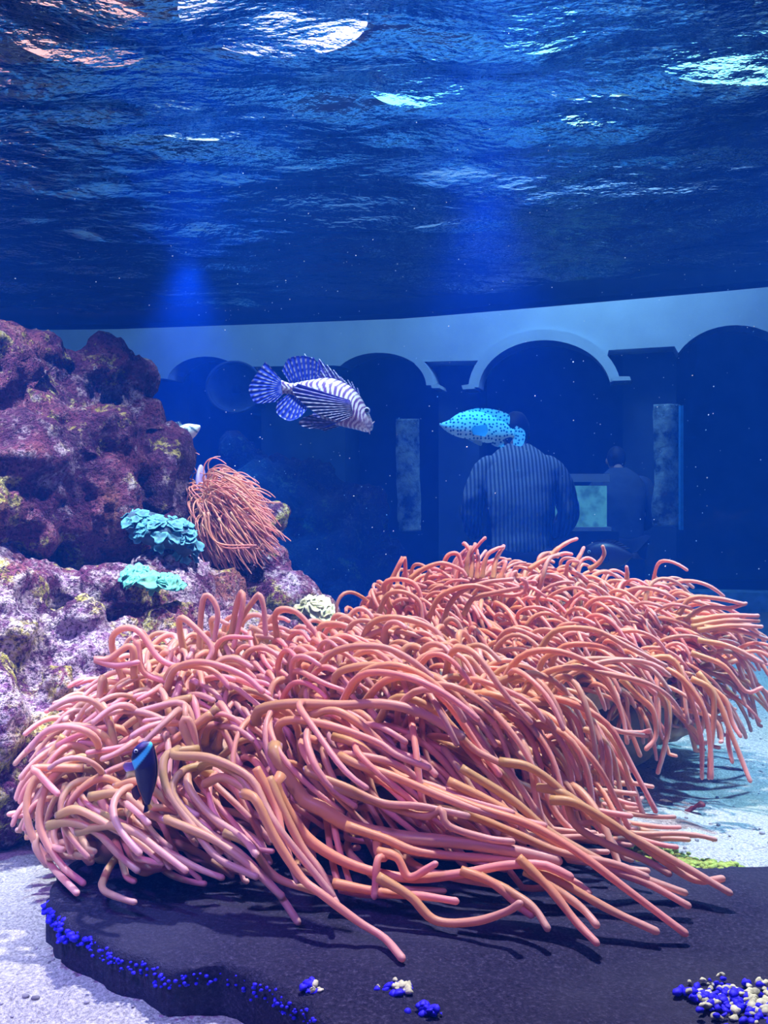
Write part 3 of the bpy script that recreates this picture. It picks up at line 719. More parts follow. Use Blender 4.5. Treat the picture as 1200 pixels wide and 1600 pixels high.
# ---- rear right anemone
bl_rear = blobs([(660, 990, 1.72, 80, 62, .13), (750, 985, 1.78, 105, 62, .15), (860, 975, 1.80, 110, 64, .15), (960, 1000, 1.80, 95, 58, .14), (1045, 1035, 1.75, 60, 42, .12), (780, 1065, 1.62, 88, 70, .12), (880, 1055, 1.64, 105, 72, .12), (980, 1065, 1.68, 75, 45, .11)])
H = []
for pl, a, b in [
 ([(600, 930), (625, 880), (632, 872), (634, 900), (636, 920)], 1.66, 1.66),
 ([(610, 950), (600, 915), (620, 905), (650, 915), (665, 960)], 1.62, 1.58),
 ([(590, 965), (605, 930), (630, 925), (655, 940), (660, 970)], 1.6, 1.56),
 ([(735, 905), (738, 870), (727, 850), (724, 850)], 1.70, 1.72), ([(728, 900), (732, 868), (742, 852), (742, 850)], 1.7, 1.7),
 ([(745, 905), (747, 875), (745, 860)], 1.7, 1.7), ([(752, 905), (760, 870), (775, 858), (785, 855)], 1.7, 1.7), ([(770, 905), (775, 875), (785, 857), (787, 853)], 1.7, 1.72),
 ([(780, 910), (790, 880), (786, 880)], 1.7, 1.7), ([(860, 868), (875, 855), (890, 846), (901, 842)], 1.78, 1.78), ([(826, 890), (850, 875), (880, 865), (893, 866)], 1.74, 1.74),
 ([(895, 885), (905, 870), (912, 856)], 1.74, 1.74), ([(920, 890), (935, 880), (944, 866), (942, 854)], 1.72, 1.7), ([(979, 905), (980, 895), (979, 886)], 1.72, 1.7),
 ([(690, 890), (700, 868), (715, 866), (722, 885)], 1.7, 1.68), ([(640, 905), (660, 890), (690, 880), (720, 890), (728, 900)], 1.68, 1.66),
 ([(670, 965), (690, 930), (740, 915), (790, 930), (820, 925), (822, 910), (815, 905)], 1.55, 1.5),
 ([(725, 960), (740, 935), (780, 925), (815, 918)], 1.55, 1.5),
 ([(690, 985), (700, 950), (720, 925), (760, 910), (800, 905)], 1.55, 1.52),
 ([(780, 1100), (790, 1065), (830, 1060), (870, 1080), (920, 1110), (960, 1140), (1000, 1145), (1015, 1142)], 1.42, 1.34),
 ([(700, 1070), (720, 1050), (780, 1045), (820, 1060), (860, 1100)], 1.42, 1.38),
 ([(800, 1120), (800, 1090), (840, 1095), (890, 1105), (920, 1130), (950, 1160), (980, 1200)], 1.40, 1.33),
 ([(810, 1110), (850, 1095), (900, 1110), (960, 1140), (1010, 1150)], 1.38, 1.34),
 ([(840, 1020), (870, 985), (930, 985), (980, 1010), (1040, 1040)], 1.48, 1.42),
 ([(860, 1040), (880, 1010), (940, 1010), (1000, 1040), (1045, 1055)], 1.47, 1.42),
 ([(840, 1060), (850, 1030), (880, 1020), (940, 1050), (970, 1110), (980, 1160)], 1.46, 1.38),
 ([(880, 1060), (900, 1040), (950, 1070), (980, 1130), (1000, 1180)], 1.45, 1.38),
 ([(1010, 1030), (1050, 1030), (1075, 1080), (1095, 1150), (1097, 1215)], 1.5, 1.44),
 ([(1030, 1040), (1065, 1060), (1100, 1110), (1110, 1170), (1112, 1215)], 1.48, 1.42),
 ([(1080, 1060), (1112, 1080), (1115, 1130), (1110, 1175), (1108, 1215)], 1.48, 1.44),
 ([(1090, 1050), (1120, 1090), (1140, 1140), (1160, 1190), (1172, 1220)], 1.5, 1.42),
 ([(1085, 1060), (1130, 1090), (1145, 1130), (1157, 1150)], 1.5, 1.45), ([(1100, 1070), (1135, 1120), (1138, 1160), (1144, 1190)], 1.5, 1.45),
 ([(1000, 1060), (1040, 1090), (1045, 1130), (1038, 1170), (1028, 1207)], 1.44, 1.38), ([(990, 1060), (1020, 1075), (1040, 1100), (1042, 1150)], 1.42, 1.4),
 ([(970, 1060), (1000, 1090), (1020, 1110), (1025, 1150), (1010, 1170)], 1.42, 1.38),
 ([(1060, 960), (1080, 935), (1120, 935), (1163, 944)], 1.66, 1.62), ([(1070, 970), (1100, 950), (1140, 950), (1165, 943)], 1.66, 1.62),
 ([(1080, 970), (1130, 962), (1184, 962)], 1.64, 1.6), ([(1080, 980), (1130, 970), (1185, 970)], 1.63, 1.6), ([(1090, 985), (1140, 978), (1190, 979)], 1.62, 1.58),
 ([(1100, 980), (1150, 985), (1198, 998)], 1.62, 1.58), ([(1090, 1000), (1140, 1010), (1190, 1035)], 1.6, 1.56), ([(1080, 1020), (1130, 1040), (1165, 1080), (1190, 1075)], 1.58, 1.55),
 ([(860, 1170), (865, 1200), (885, 1230), (890, 1240)], 1.42, 1.4), ([(900, 1190), (905, 1220), (900, 1240)], 1.42, 1.4), ([(915, 1190), (920, 1220), (925, 1250)], 1.42, 1.4),
 ([(930, 1180), (945, 1200), (952, 1225)], 1.42, 1.4), ([(950, 1170), (965, 1195), (975, 1215)], 1.42, 1.4), ([(865, 1110), (870, 1140), (868, 1190)], 1.39, 1.36)]:
    H.append(hero(pl, a, b, 0.0052, 0.0034, 22))
def lf_rear(px, py):
    if px > 1000: return 1.15
    if 800 < px < 970 and py > 1040: return 0.8
    if py > 1060: return 1.3
    if py < 960: return 0.72
    return 1.0
sets = [(grow(bl_rear, 820, 23, 0.125, wild=0.5, lenfun=lf_rear, gravity=0.14, filt=lambda q: not (815 < q[0] < 960 and q[1] > 1082)), 0.0050, 0.0031)]
def col_rear(root):
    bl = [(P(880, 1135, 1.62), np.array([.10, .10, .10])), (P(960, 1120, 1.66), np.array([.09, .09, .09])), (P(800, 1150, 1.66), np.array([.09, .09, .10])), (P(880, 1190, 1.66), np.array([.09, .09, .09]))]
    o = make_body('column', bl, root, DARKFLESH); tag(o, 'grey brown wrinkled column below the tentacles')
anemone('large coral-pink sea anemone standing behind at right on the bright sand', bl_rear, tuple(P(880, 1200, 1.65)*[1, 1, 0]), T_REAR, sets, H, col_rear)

# ---- low orange anemone on the sand under the rear one
bl_low = blobs([(1010, 1130, 1.80, 60, 30, .08), (1060, 1120, 1.80, 40, 25, .07)])
FLOW_OLD, FD_OLD = FLOW, FD
FLOW = np.array([(1000, 1130, .6, .5, .2), (1080, 1120, .9, .2, .1), (1060, 1150, .9, .3, .1)]); FD = np.stack([FLOW[:, 2], -FLOW[:, 4], -FLOW[:, 3]], -1)
sets = [(grow(bl_low, 130, 33, 0.06, wild=0.6, step=10), 0.005, 0.003)]
anemone('low orange sea anemone lying on the sand beneath the large rear one', bl_low, tuple(P(1030, 1150, 1.8)*[1, 1, 0]), T_REAR, sets, [])

# ---- small anemone hanging on the rock spur
FLOW = np.array([(330, 750, .75, .45, .2), (370, 760, .7, .6, .1), (400, 790, .6, .75, .0), (420, 830, .6, .6, .0), (350, 810, .45, .85, .1), (330, 850, .5, .8, .1), (390, 850, .55, .75, .0)])
FD = np.stack([FLOW[:, 2], -FLOW[:, 4], -FLOW[:, 3]], -1); FD /= np.linalg.norm(FD, axis=1)[:, None]
bl_small = blobs([(328, 782, 2.02, 16, 26, .05), (342, 795, 2.02, 26, 30, .06), (360, 812, 2.02, 26, 28, .06)])
H = [hero(p_, a, b, 0.0024, 0.0015, 18) for p_, a, b in [
 ([(335, 735), (370, 750), (400, 780), (425, 785), (438, 785)], 1.95, 1.95), ([(350, 745), (380, 765), (405, 790), (424, 797)], 1.95, 1.93),
 ([(370, 770), (400, 800), (420, 822), (437, 832)], 1.93, 1.92), ([(370, 790), (400, 815), (425, 828), (432, 833)], 1.92, 1.92), ([(360, 800), (385, 840), (395, 860), (402, 880)], 1.92, 1.9),
 ([(325, 800), (330, 835), (350, 855), (390, 856)], 1.92, 1.9), ([(318, 800), (325, 830), (345, 850), (400, 852)], 1.92, 1.9), ([(316, 820), (335, 845), (347, 862)], 1.92, 1.9),
 ([(340, 810), (370, 845), (400, 858), (410, 850)], 1.92, 1.9), ([(380, 780), (405, 810), (418, 835), (425, 838)], 1.92, 1.9)]]
sets = [(grow(bl_small, 620, 41, 0.085, wild=0.12, step=16, upmin=-0.9, gravity=0.015, up=-0.1, curl=0.10), 0.0022, 0.0011)]
def foot(root):
    V, Fc = icos(P(314, 765, 2.03), (0.010, 0.045, 0.055), 3)
    tag(obj('pedal_disc', V, Fc, plain('violet_foot', (0.45, 0.40, 0.95), 0.5), root), 'violet-white foot gripping the rock')
anemone('small orange sea anemone hanging from the rock edge, thin hair-like tentacles', bl_small, tuple(P(325, 765, 2.03)), T_SMALL, sets, H, foot)
FLOW, FD = FLOW_OLD, FD_OLD

# ------------------------------------------------------------------ leafy corals
def m_leaf(name, a, b):
    m = N(name); at = m.n('ShaderNodeAttribute', attribute_name='Col').outputs['Color']
    f = m.noise(m.coord(), 60, 3); c = m.mix(at, a, b)
    return m.surf(m.pbr(c, 0.6, 0.3, m.bump(f, 0.3, 0.003)))
def leaf(c, nrm, up, r, mat, parent, seed):
    rg = np.random.default_rng(seed); nr, na = 5, 16
    n_ = np.array(nrm)/np.linalg.norm(nrm); u = np.cross(n_, up); u /= np.linalg.norm(u); v = np.cross(n_, u)
    V = []; C = []
    ph = rg.uniform(0, 6.3, 3)
    for side in (1, -1):
        for i in range(nr):
            t = (i+0.001)/(nr-1)
            for j in range(na):
                a = j/na*2*math.pi; rr = r*t*(1+0.22*math.sin(3*a+ph[0])*t+0.12*math.sin(5*a+ph[1]))
                hgt = r*0.30*t*t+0.20*r*t*math.sin(4*a+ph[2])*t
                V.append(c+u*rr*math.cos(a)*1.15+v*rr*math.sin(a)+n_*(hgt+side*0.0011*(1.0-0.5*t))); C.append([t**2]*3)
    Fc = grid_faces(nr, na, True)+[[x+nr*na for x in f[::-1]] for f in grid_faces(nr, na, True)]
    b0 = (nr-1)*na
    for j in range(na):
        k = (j+1) % na; Fc.append([b0+j, b0+k, nr*na+b0+k, nr*na+b0+j])
    return obj('leaf_plate', np.array(V), Fc, mat, parent, np.array(C))
CY = m_leaf('cyan_plate', (0.05, 0.17, 0.24), (0.12, 0.46, 0.60)); CG = m_leaf('green_cyan_plate', (0.16, 0.42, 0.24), (0.14, 0.62, 0.55)); YW = m_leaf('pale_yellow_plate', (0.45, 0.5, 0.22), (0.8, 0.8, 0.5))
def leafy(label, core, n, rleaf, mat, seed, coremat, box_):
    rg = np.random.default_rng(seed); bl = blobs(core); c0 = np.mean([c for c, r in bl], axis=0)
    e = empty('leaf_coral', tuple(c0), label, 'coral')
    make_body('coral_base', bl, e, coremat, 0.006)
    k = 0; tries = 0
    while k < n and tries < 5000:
        tries += 1
        i = rg.integers(len(bl)); c, r = bl[i]; u = rg.normal(size=3); u /= np.linalg.norm(u)
        if u[1] > 0.2 or not box_(u): continue
        p = c+u*r*1.02; oth = [b for j, b in enumerate(bl) if j != i]
        if oth and sd(p[None], oth)[0][0] < -0.002: continue
        leaf(p, u*0.8+np.array([0, -0.35, 0.75]), (0.1, 1, 0.2), rleaf*rg.uniform(0.6, 1.3), mat, e, seed*100+k); k += 1
leafy('blue-cyan leaf coral mound in the hollow of the rock, right of the overhang', [(225, 818, 1.75, 34, 20, .04), (258, 835, 1.72, 40, 26, .045), (288, 850, 1.72, 20, 24, .035)], 70, 0.0095, CY, 5,
      plain('dark_blue_coral', (0.05, 0.10, 0.16), 0.8, 0.2, 0.4, 60, 0.5), lambda u: u[2] > -0.15 or u[0] > 0.35 or (u[2] < -0.75))
leafy('flat turquoise leaf coral spread on the slope under the blue one', [(235, 908, 1.60, 30, 12, .035), (262, 912, 1.60, 24, 10, .03), (215, 898, 1.62, 15, 9, .02)], 40, 0.011, CG, 6,
      plain('teal_coral', (0.10, 0.30, 0.28), 0.8, 0.2, 0.4, 60, 0.5), lambda u: u[2] > -0.6)
leafy('pale yellow plate coral where the rock spur meets the sand', [(492, 950, 1.95, 20, 12, .03), (515, 962, 1.95, 18, 10, .03)], 16, 0.016, YW, 7,
      plain('olive_coral', (0.35, 0.36, 0.18), 0.8, 0.2, 0.4, 60, 0.5), lambda u: u[2] > -0.2)

# ------------------------------------------------------------------ fish
class Fish:
    """2-D outline traced in local millimetre-like units (pixels), lifted to 3-D with a yaw"""
    def __init__(s, name, centre_px, depth, yaw, label, cat='fish'):
        s.c = centre_px; s.d = depth; s.k = depth/F; s.yaw = yaw; s.root = empty(name, tuple(P(*centre_px, depth)), label, cat)
    def W(s, px, py, off):                   # off: sideways thickness in px, + towards the camera
        x = (np.asarray(px, float)-s.c[0])*s.k; z = -(np.asarray(py, float)-s.c[1])*s.k; y = -np.asarray(off, float)*s.k
        cy, sy = math.cos(s.yaw), math.sin(s.yaw); o = P(*s.c, s.d)
        return np.stack([o[0]+x*cy-y*sy, o[1]+x*sy+y*cy, o[2]+z], -1)
    def body(s, top, bot, width, colfun, mat, n=90, m=40, name='body'):
        top = catmull(np.c_[np.array(top, float), np.zeros(len(top))], n)[:, :2]; bot = catmull(np.c_[np.array(bot, float), np.zeros(len(bot))], n)[:, :2]
        t = np.linspace(0, 1, n); wd = np.interp(t, *zip(*width))
        a = np.arange(m)/m*2*math.pi
        mid = (top+bot)/2; hv = (top-bot)/2
        ca, sa = np.cos(a), np.sin(a)
        px = mid[:, None, 0]+hv[:, None, 0]*ca; py = mid[:, None, 1]+hv[:, None, 1]*ca
        off = wd[:, None]*np.sign(sa)*np.abs(sa)**0.85
        V = s.W(px, py, off).reshape(-1, 3)
        C = colfun(np.repeat(t[:, None], m, 1), np.repeat(((1-ca)/2)[None], n, 0), px, py).reshape(-1, 3)
        Fc = grid_faces(n, m, True)+[list(range(m))[::-1], list(range((n-1)*m, n*m))]
        return obj(name, V, Fc, mat, s.root, C)
    def fin(s, base, tip, colfun, name, off=0, offtip=0, nr=24, nt=14, wave=1.2, rays=12, mat=None, jag=0.0, parent=None):
        nu = rays*8+1
        b = catmull(np.c_[np.array(base, float), np.zeros(len(base))], nu)[:, :2]; tp = catmull(np.c_[np.array(tip, float), np.zeros(len(tip))], nu)[:, :2]
        u = np.linspace(0, 1, nu); v = np.linspace(0, 1, nt)
        k = 1-jag*(0.5-0.5*np.cos(u*rays*2*math.pi+math.pi))
        tp = b+(tp-b)*k[:, None]
        G = b[:, None]+(tp-b)[:, None]*v[None, :, None]
        o_ = off+(offtip-off)*v[None]+wave*np.cos(u*rays*2*math.pi)[:, None]*v[None]*0.5+0*u[:, None]
        th = 0.55*(1-0.6*v)[None]+0*u[:, None]
        Uu = np.repeat(u[:, None], nt, 1); Vv = np.repeat(v[None], nu, 0)
        C = colfun(Uu, Vv, rays).reshape(-1, 3)
        A_ = s.W(G[..., 0], G[..., 1], o_+th).reshape(-1, 3); B_ = s.W(G[..., 0], G[..., 1], o_-th).reshape(-1, 3)
        g = grid_faces(nu, nt); n0 = nu*nt; Fc = g+[[x+n0 for x in f[::-1]] for f in g]
        ed = [i*nt for i in range(nu)]; et = [i*nt+nt-1 for i in range(nu)]
        for L in (ed, et, list(range(nt)), list(range((nu-1)*nt, nu*nt))):
            Fc += [[L[i], L[i+1], L[i+1]+n0, L[i]+n0] for i in range(len(L)-1)]
        return obj(name, np.vstack([A_, B_]), Fc, mat or FIN, parent or s.root, np.vstack([C, C]))
    def eye(s, px, py, off, r, ring=True):
        c = s.W(px, py, off)
        if ring:
            V, Fc = icos(c, (r*s.k*1.45, r*s.k*1.0, r*s.k*1.45), 2); rg_ = obj('eye', V, Fc, EYERING, s.root)
            V, Fc = icos(s.W(px, py, off+r*0.55), r*s.k*0.95, 2); obj('pupil', V, Fc, EYE, rg_)
        else:
            V, Fc = icos(c, r*s.k, 2); obj('eye', V, Fc, EYE, s.root)
def mixc(a, b, f): f = np.clip(f, 0, 1)[..., None]; return np.array(a)*(1-f)+np.array(b)*f
def sstep(a, b, x): t = np.clip((x-a)/(b-a), 0, 1); return t*t*(3-2*t)

# lionfish, head down right
f = Fish('lionfish', (500, 620), 2.2, -0.15, 'blue and white striped lionfish with fanned fins, swimming head down right')
def c_lion(t, a, px, py):
    s_ = t+0.012*vnoise(np.stack([px*.08, py*.08, px*0], -1), 3)+0.02*np.sin(a*9)
    st = np.sin(s_*2*math.pi*21+1.8*np.sin(t*9))+0.7*vnoise(np.stack([px*.2, py*.2, px*0], -1), 13); st2 = sstep(-0.25, 0.3, st)
    c = mixc((0.16, 0.06, 0.30), (0.92, 0.94, 1.0), st2)
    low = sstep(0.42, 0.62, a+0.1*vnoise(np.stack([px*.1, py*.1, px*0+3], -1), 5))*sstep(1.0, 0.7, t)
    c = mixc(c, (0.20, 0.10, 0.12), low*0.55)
    hd = sstep(0.82, 0.93, t); sp = vnoise(np.stack([px*.45, py*.45, px*0], -1), 8)
    hc = mixc((0.35, 0.30, 0.55), (0.95, 0.93, 0.98), sstep(-0.3, 0.3, sp))
    return c*(1-hd[..., None])+hc*hd[..., None]
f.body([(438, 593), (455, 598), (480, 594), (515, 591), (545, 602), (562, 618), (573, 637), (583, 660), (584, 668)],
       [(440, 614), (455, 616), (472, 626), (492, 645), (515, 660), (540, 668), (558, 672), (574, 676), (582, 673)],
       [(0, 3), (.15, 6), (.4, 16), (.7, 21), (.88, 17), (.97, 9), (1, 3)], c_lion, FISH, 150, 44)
def c_ray(base=(0.05, 0.10, 0.85), dots=(0.85, 0.90, 1.0), nd=9):
    def fn(u, v, rays):
        r = 0.5+0.5*np.cos(u*rays*2*math.pi); ray = sstep(0.70, 0.92, r); d = sstep(-0.2, 0.35, np.sin(v*nd*2*math.pi+u*6))
        c = mixc(base, (0.02, 0.02, 0.30), ray*0.6)
        return mixc(c, dots, ray*d)
    return fn
f.fin([(441, 596), (440, 604), (442, 613)], [(412, 563), (392, 590), (385, 605), (390, 622), (400, 629), (428, 627)], c_ray(), 'tail_fin', 0, 0, rays=12)
f.fin([(452, 598), (470, 595), (500, 592)], [(440, 578), (450, 560), (472, 556), (492, 562), (503, 575)], c_ray(), 'soft_dorsal_fin', 0, 4, rays=10)
f.fin([(452, 612), (462, 618), (480, 632)], [(432, 628), (432, 645), (450, 657), (468, 652), (480, 640)], c_ray(), 'anal_fin', 0, 4, rays=9)
df = f.fin([(490, 592), (520, 592), (548, 604), (562, 618)], [(476, 556), (500, 562), (530, 590), (560, 612)], c_ray((0.18, 0.14, 0.75), (0.8, 0.88, 1.0), 4), 'spiny_dorsal_fin', 0, 2, rays=11, jag=0.3)
for (bx, by, tx, ty) in [(500, 592, 476, 553), (510, 592, 487, 559), (519, 592, 500, 562), (528, 594, 512, 571), (536, 598, 522, 579), (543, 601, 533, 590), (550, 606, 545, 595), (556, 612, 551, 598), (562, 618, 560, 608)]:
    q = f.W(np.linspace(bx, tx, 8), np.linspace(by, ty, 8), np.linspace(0, 3, 8)); V, Fc = tube(q, np.linspace(0.0024, 0.0011, 8), 6)
    tt = np.linspace(0, 1, 10).repeat(6); C = mixc((0.2, 0.2, 0.7), (0.85, 0.93, 1.0), sstep(-0.2, 0.2, np.sin(tt*26)))
    obj('dorsal_spine', V, Fc, FISH, df, C)
def c_pec(u, v, rays):
    r = sstep(0.55, 0.9, 0.5+0.5*np.cos(u*rays*2*math.pi)); d = sstep(-0.1, 0.5, np.sin(v*7*2*math.pi+u*9))
    return mixc(mixc((0.05, 0.03, 0.12), (0.12, 0.10, 0.75), sstep(0.6, 0.9, 1-u)*0.8), (0.65, 0.62, 0.85), r*(0.25+0.75*d))
f.fin([(552, 628), (555, 640), (556, 652)], [(472, 602), (462, 612), (488, 640), (520, 655), (540, 660)], c_pec, 'pectoral_fin', 22, 26, rays=11, wave=3)
f.fin([(545, 655), (538, 660), (530, 662)], [(520, 668), (490, 671), (472, 664), (476, 655), (490, 650)], c_pec, 'pelvic_fin', 14, 20, rays=7, wave=2)
f.fin([(552, 640), (554, 650), (550, 658)], [(482, 640), (475, 660), (500, 672)], c_pec, 'pectoral_fin', -20, -34, rays=9, wave=3)
f.eye(576, 643, 9, 3.6)
for (a, b) in [((572, 640), (566, 628)), ((583, 664), (587, 660)), ((578, 672), (580, 679))]:
    q = f.W(np.linspace(a[0], b[0], 6), np.linspace(a[1], b[1], 6), np.full(6, 6)); V, Fc = tube(q, np.linspace(.0022, .0008, 6), 6)
    obj('skin_tentacle', V, Fc, FISH, f.root, np.tile([0.85, 0.85, 1.0], (len(V), 1)))

# spotted grouper facing left
def m_spots():
    m = N('spotted_grouper_skin'); co = m.coord()
    
    sx = m.n('ShaderNodeSeparateXYZ', i_0=co); cx = m.n('ShaderNodeCombineXYZ', i_X=sx.outputs[0], i_Y=sx.outputs[2])
    v = m.n('ShaderNodeTexVoronoi', voronoi_dimensions='2D', i_Vector=cx.outputs[0], i_Scale=70.0, i_Randomness=0.6).outputs['Distance']
    sp = m.ramp(v, [(0.22, (1, 1, 1)), (0.30, (0, 0, 0))])
    at = m.n('ShaderNodeAttribute', attribute_name='Col').outputs['Color']
    c = m.mix(sp, at, (0.03, 0.07, 0.08)); return m.surf(m.pbr(c, 0.5, 0.4))
SPOT = m_spots()
g = Fish('spotted_grouper', (755, 670), 3.4, 0.1, 'pale fish with dark round spots and humped back, facing left')
def c_gr(t, a, px, py):
    c = mixc((0.98, 0.68, 0.40), (0.98, 0.72, 0.48), a)
    c = mixc(c, (0.25, 0.42, 0.40), sstep(1.0, 0.4, np.hypot((px-741)/12, (py-673)/8))*0.9)
    c = mixc(c, (0.30, 0.50, 0.50), sstep(0.25, 0.0, t)*sstep(0.3, 0.6, a)*0.5)
    return c
g.body([(686, 662), (700, 657), (715, 647), (735, 642), (760, 646), (785, 658), (800, 669), (804, 671)],
       [(686, 665), (698, 675), (715, 683), (740, 688), (762, 692), (782, 688), (796, 683), (804, 684)],
       [(0, 1.5), (.1, 8), (.35, 16), (.6, 14), (.85, 6), (1, 2.5)], c_gr, SPOT, 80, 36)
pal = lambda u, v, r: mixc((0.74, 0.66, 0.48), (0.55, 0.55, 0.45), (0.5+0.5*np.cos(u*r*2*math.pi))*0.5)
g.fin([(722, 646), (745, 643), (770, 650), (792, 664)], [(714, 646), (745, 638), (775, 640), (796, 648), (797, 662)], pal, 'dorsal_fin', 0, 0, rays=14, mat=SPOT, wave=.5)
g.fin([(802, 671), (805, 677), (802, 684)], [(808, 665), (820, 672), (822, 683), (817, 696), (803, 695)], pal, 'tail_fin', 0, 0, rays=10, mat=SPOT, wave=.5)
g.fin([(770, 690), (780, 688), (788, 685)], [(768, 694), (776, 698), (787, 698), (788, 686)], pal, 'anal_fin', 0, 0, rays=7, mat=SPOT, wave=.5)
g.fin([(735, 668), (734, 674), (736, 680)], [(756, 664), (758, 674), (754, 683)], lambda u, v, r: mixc((0.22, 0.38, 0.38), (0.3, 0.5, 0.5), v), 'pectoral_fin', 15, 20, rays=8, wave=.5)
g.fin([(728, 686), (735, 688), (740, 688)], [(738, 692), (750, 697), (752, 690)], pal, 'pelvic_fin', 6, 8, rays=6, wave=.5)
g.eye(707, 661, 9, 1.8)

# clownfish among tentacles, head up
c = Fish('clownfish', (229, 1210), 1.03, 0.25, 'black clownfish with bright cyan head band, head up among the left tentacles')
def c_cl(t, a, px, py):
    cc = mixc((0.012, 0.010, 0.055), (0.02, 0.015, 0.09), a)
    bd = sstep(-0.05, -0.03, t-0.21+0.16*(a-0.5))*sstep(0.075, 0.05, t-0.21+0.24*(a-0.5))
    cc = mixc(cc, (0.10, 0.80, 1.0), bd)
    return mixc(cc, (0.03, 0.03, 0.16), sstep(0.12, 0.0, t))
c.body([(213, 1165), (208, 1172), (206, 1186), (210, 1200), (215, 1225), (222, 1245), (227, 1257)],
       [(224, 1158), (236, 1160), (240, 1172), (243, 1190), (243, 1212), (239, 1238), (234, 1257)],
       [(0, 3.5), (.12, 9), (.4, 12), (.8, 6), (1, 2.5)], c_cl, FISH, 80, 36)
yl = lambda u, v, r: mixc((0.02, 0.015, 0.08), (0.95, 0.75, 0.20), sstep(0.45, 0.9, v))
c.fin([(239, 1166), (243, 1190), (243, 1212), (238, 1238)], [(241, 1166), (246, 1190), (246, 1214), (240, 1240)], yl, 'dorsal_fin', 0, 0, rays=14, wave=.3)
c.fin([(226, 1256), (230, 1258), (234, 1256)], [(224, 1270), (231, 1268), (239, 1262)], lambda u, v, r: mixc((0.02, 0.015, 0.08), (0.95, 0.70, 0.15), sstep(0.4, 0.7, u)), 'tail_fin', 0, 0, rays=8, wave=.3)
c.fin([(207, 1188), (209, 1194), (211, 1200)], [(197, 1186), (194, 1192), (198, 1200)], lambda u, v, r: mixc((0.35, 0.25, 0.75), (0.75, 0.55, 0.9), v), 'pectoral_fin', 6, 12, rays=6, wave=.3)
c.fin([(214, 1225), (217, 1235), (220, 1243)], [(206, 1232), (208, 1243), (214, 1250)], lambda u, v, r: mixc((0.02, 0.015, 0.08), (0.25, 0.12, 0.10), v), 'anal_fin', 0, 0, rays=6, wave=.3)
c.eye(213, 1170, 9, 2.2)
c.root.location = c.root.location

# pale fish peeking out behind the rock
q = Fish('puffer_fish', (287, 684), 2.0, 0.2, 'pale cyan fish with black eye patch peeking from behind the left rock')
def c_pf(t, a, px, py):
    cc = mixc((0.62, 0.85, 0.88), (0.80, 0.92, 0.95), a)
    cc = mixc(cc, (0.03, 0.10, 0.18), sstep(1.1, 0.8, np.hypot((px-290)/4.5, (py-673)/4)))
    return mixc(cc, (0.05, 0.16, 0.28), sstep(1.1, 0.85, np.hypot(((px-302)*.8+(py-671)*.6)/9, ((px-302)*-.6+(py-671)*.8)/2.0)))
q.body([(312, 664), (305, 663), (292, 662), (278, 668), (262, 680), (245, 700), (238, 712)], [(313, 668), (308, 677), (300, 686), (285, 697), (270, 706), (255, 714), (244, 718)],
       [(0, 3), (.15, 9), (.45, 14), (.8, 6), (1, 3)], c_pf, FISH, 60, 30)
pf = lambda u, v, r: mixc((0.5, 0.72, 0.8), (0.3, 0.5, 0.7), v)
q.fin([(285, 664), (275, 670), (265, 678)], [(281, 658), (268, 662), (256, 672)], pf, 'dorsal_fin', 0, 0, rays=8)
q.fin([(238, 712), (241, 716), (244, 718)], [(222, 718), (225, 730), (238, 734)], pf, 'tail_fin', 0, 0, rays=8)
q.fin([(288, 680), (286, 684), (284, 688)], [(276, 684), (274, 692), (278, 697)], pf, 'pectoral_fin', 13, 17, rays=6)
q.eye(290, 673, 12.5, 2.0, False)

# dark fish behind the rear anemone
k = Fish('dark_damselfish', (955, 876), 2.45, 0.1, 'dark violet fish half hidden behind the top of the rear anemone')
dk = lambda t, a, px, py: mixc((0.012, 0.010, 0.11), (0.008, 0.006, 0.06), t)
k.body([(909, 872), (918, 862), (935, 857), (955, 859), (975, 868), (988, 876)], [(909, 876), (916, 888), (935, 898), (958, 900), (977, 892), (988, 882)],
       [(0, 2), (.15, 8), (.45, 11), (.85, 5), (1, 2)], dk, FISH, 60, 30)
dfn = lambda u, v, r: mixc((0.012, 0.010, 0.11), (0.02, 0.03, 0.16), v)
k.fin([(925, 860), (950, 859), (975, 868)], [(927, 855), (960, 854), (986, 868)], dfn, 'dorsal_fin', rays=10)
k.fin([(987, 876), (989, 879), (987, 883)], [(996, 873), (1003, 882), (1012, 886)], dfn, 'tail_fin', rays=8)
k.fin([(940, 898), (955, 899), (970, 895)], [(945, 904), (965, 906), (978, 898)], dfn, 'anal_fin', rays=8)
k.fin([(930, 878), (930, 882), (931, 886)], [(945, 878), (947, 884), (943, 890)], dfn, 'pectoral_fin', 11, 14, rays=6)
k.eye(917, 872, 7, 1.8)
k.root.location.z += 0.018

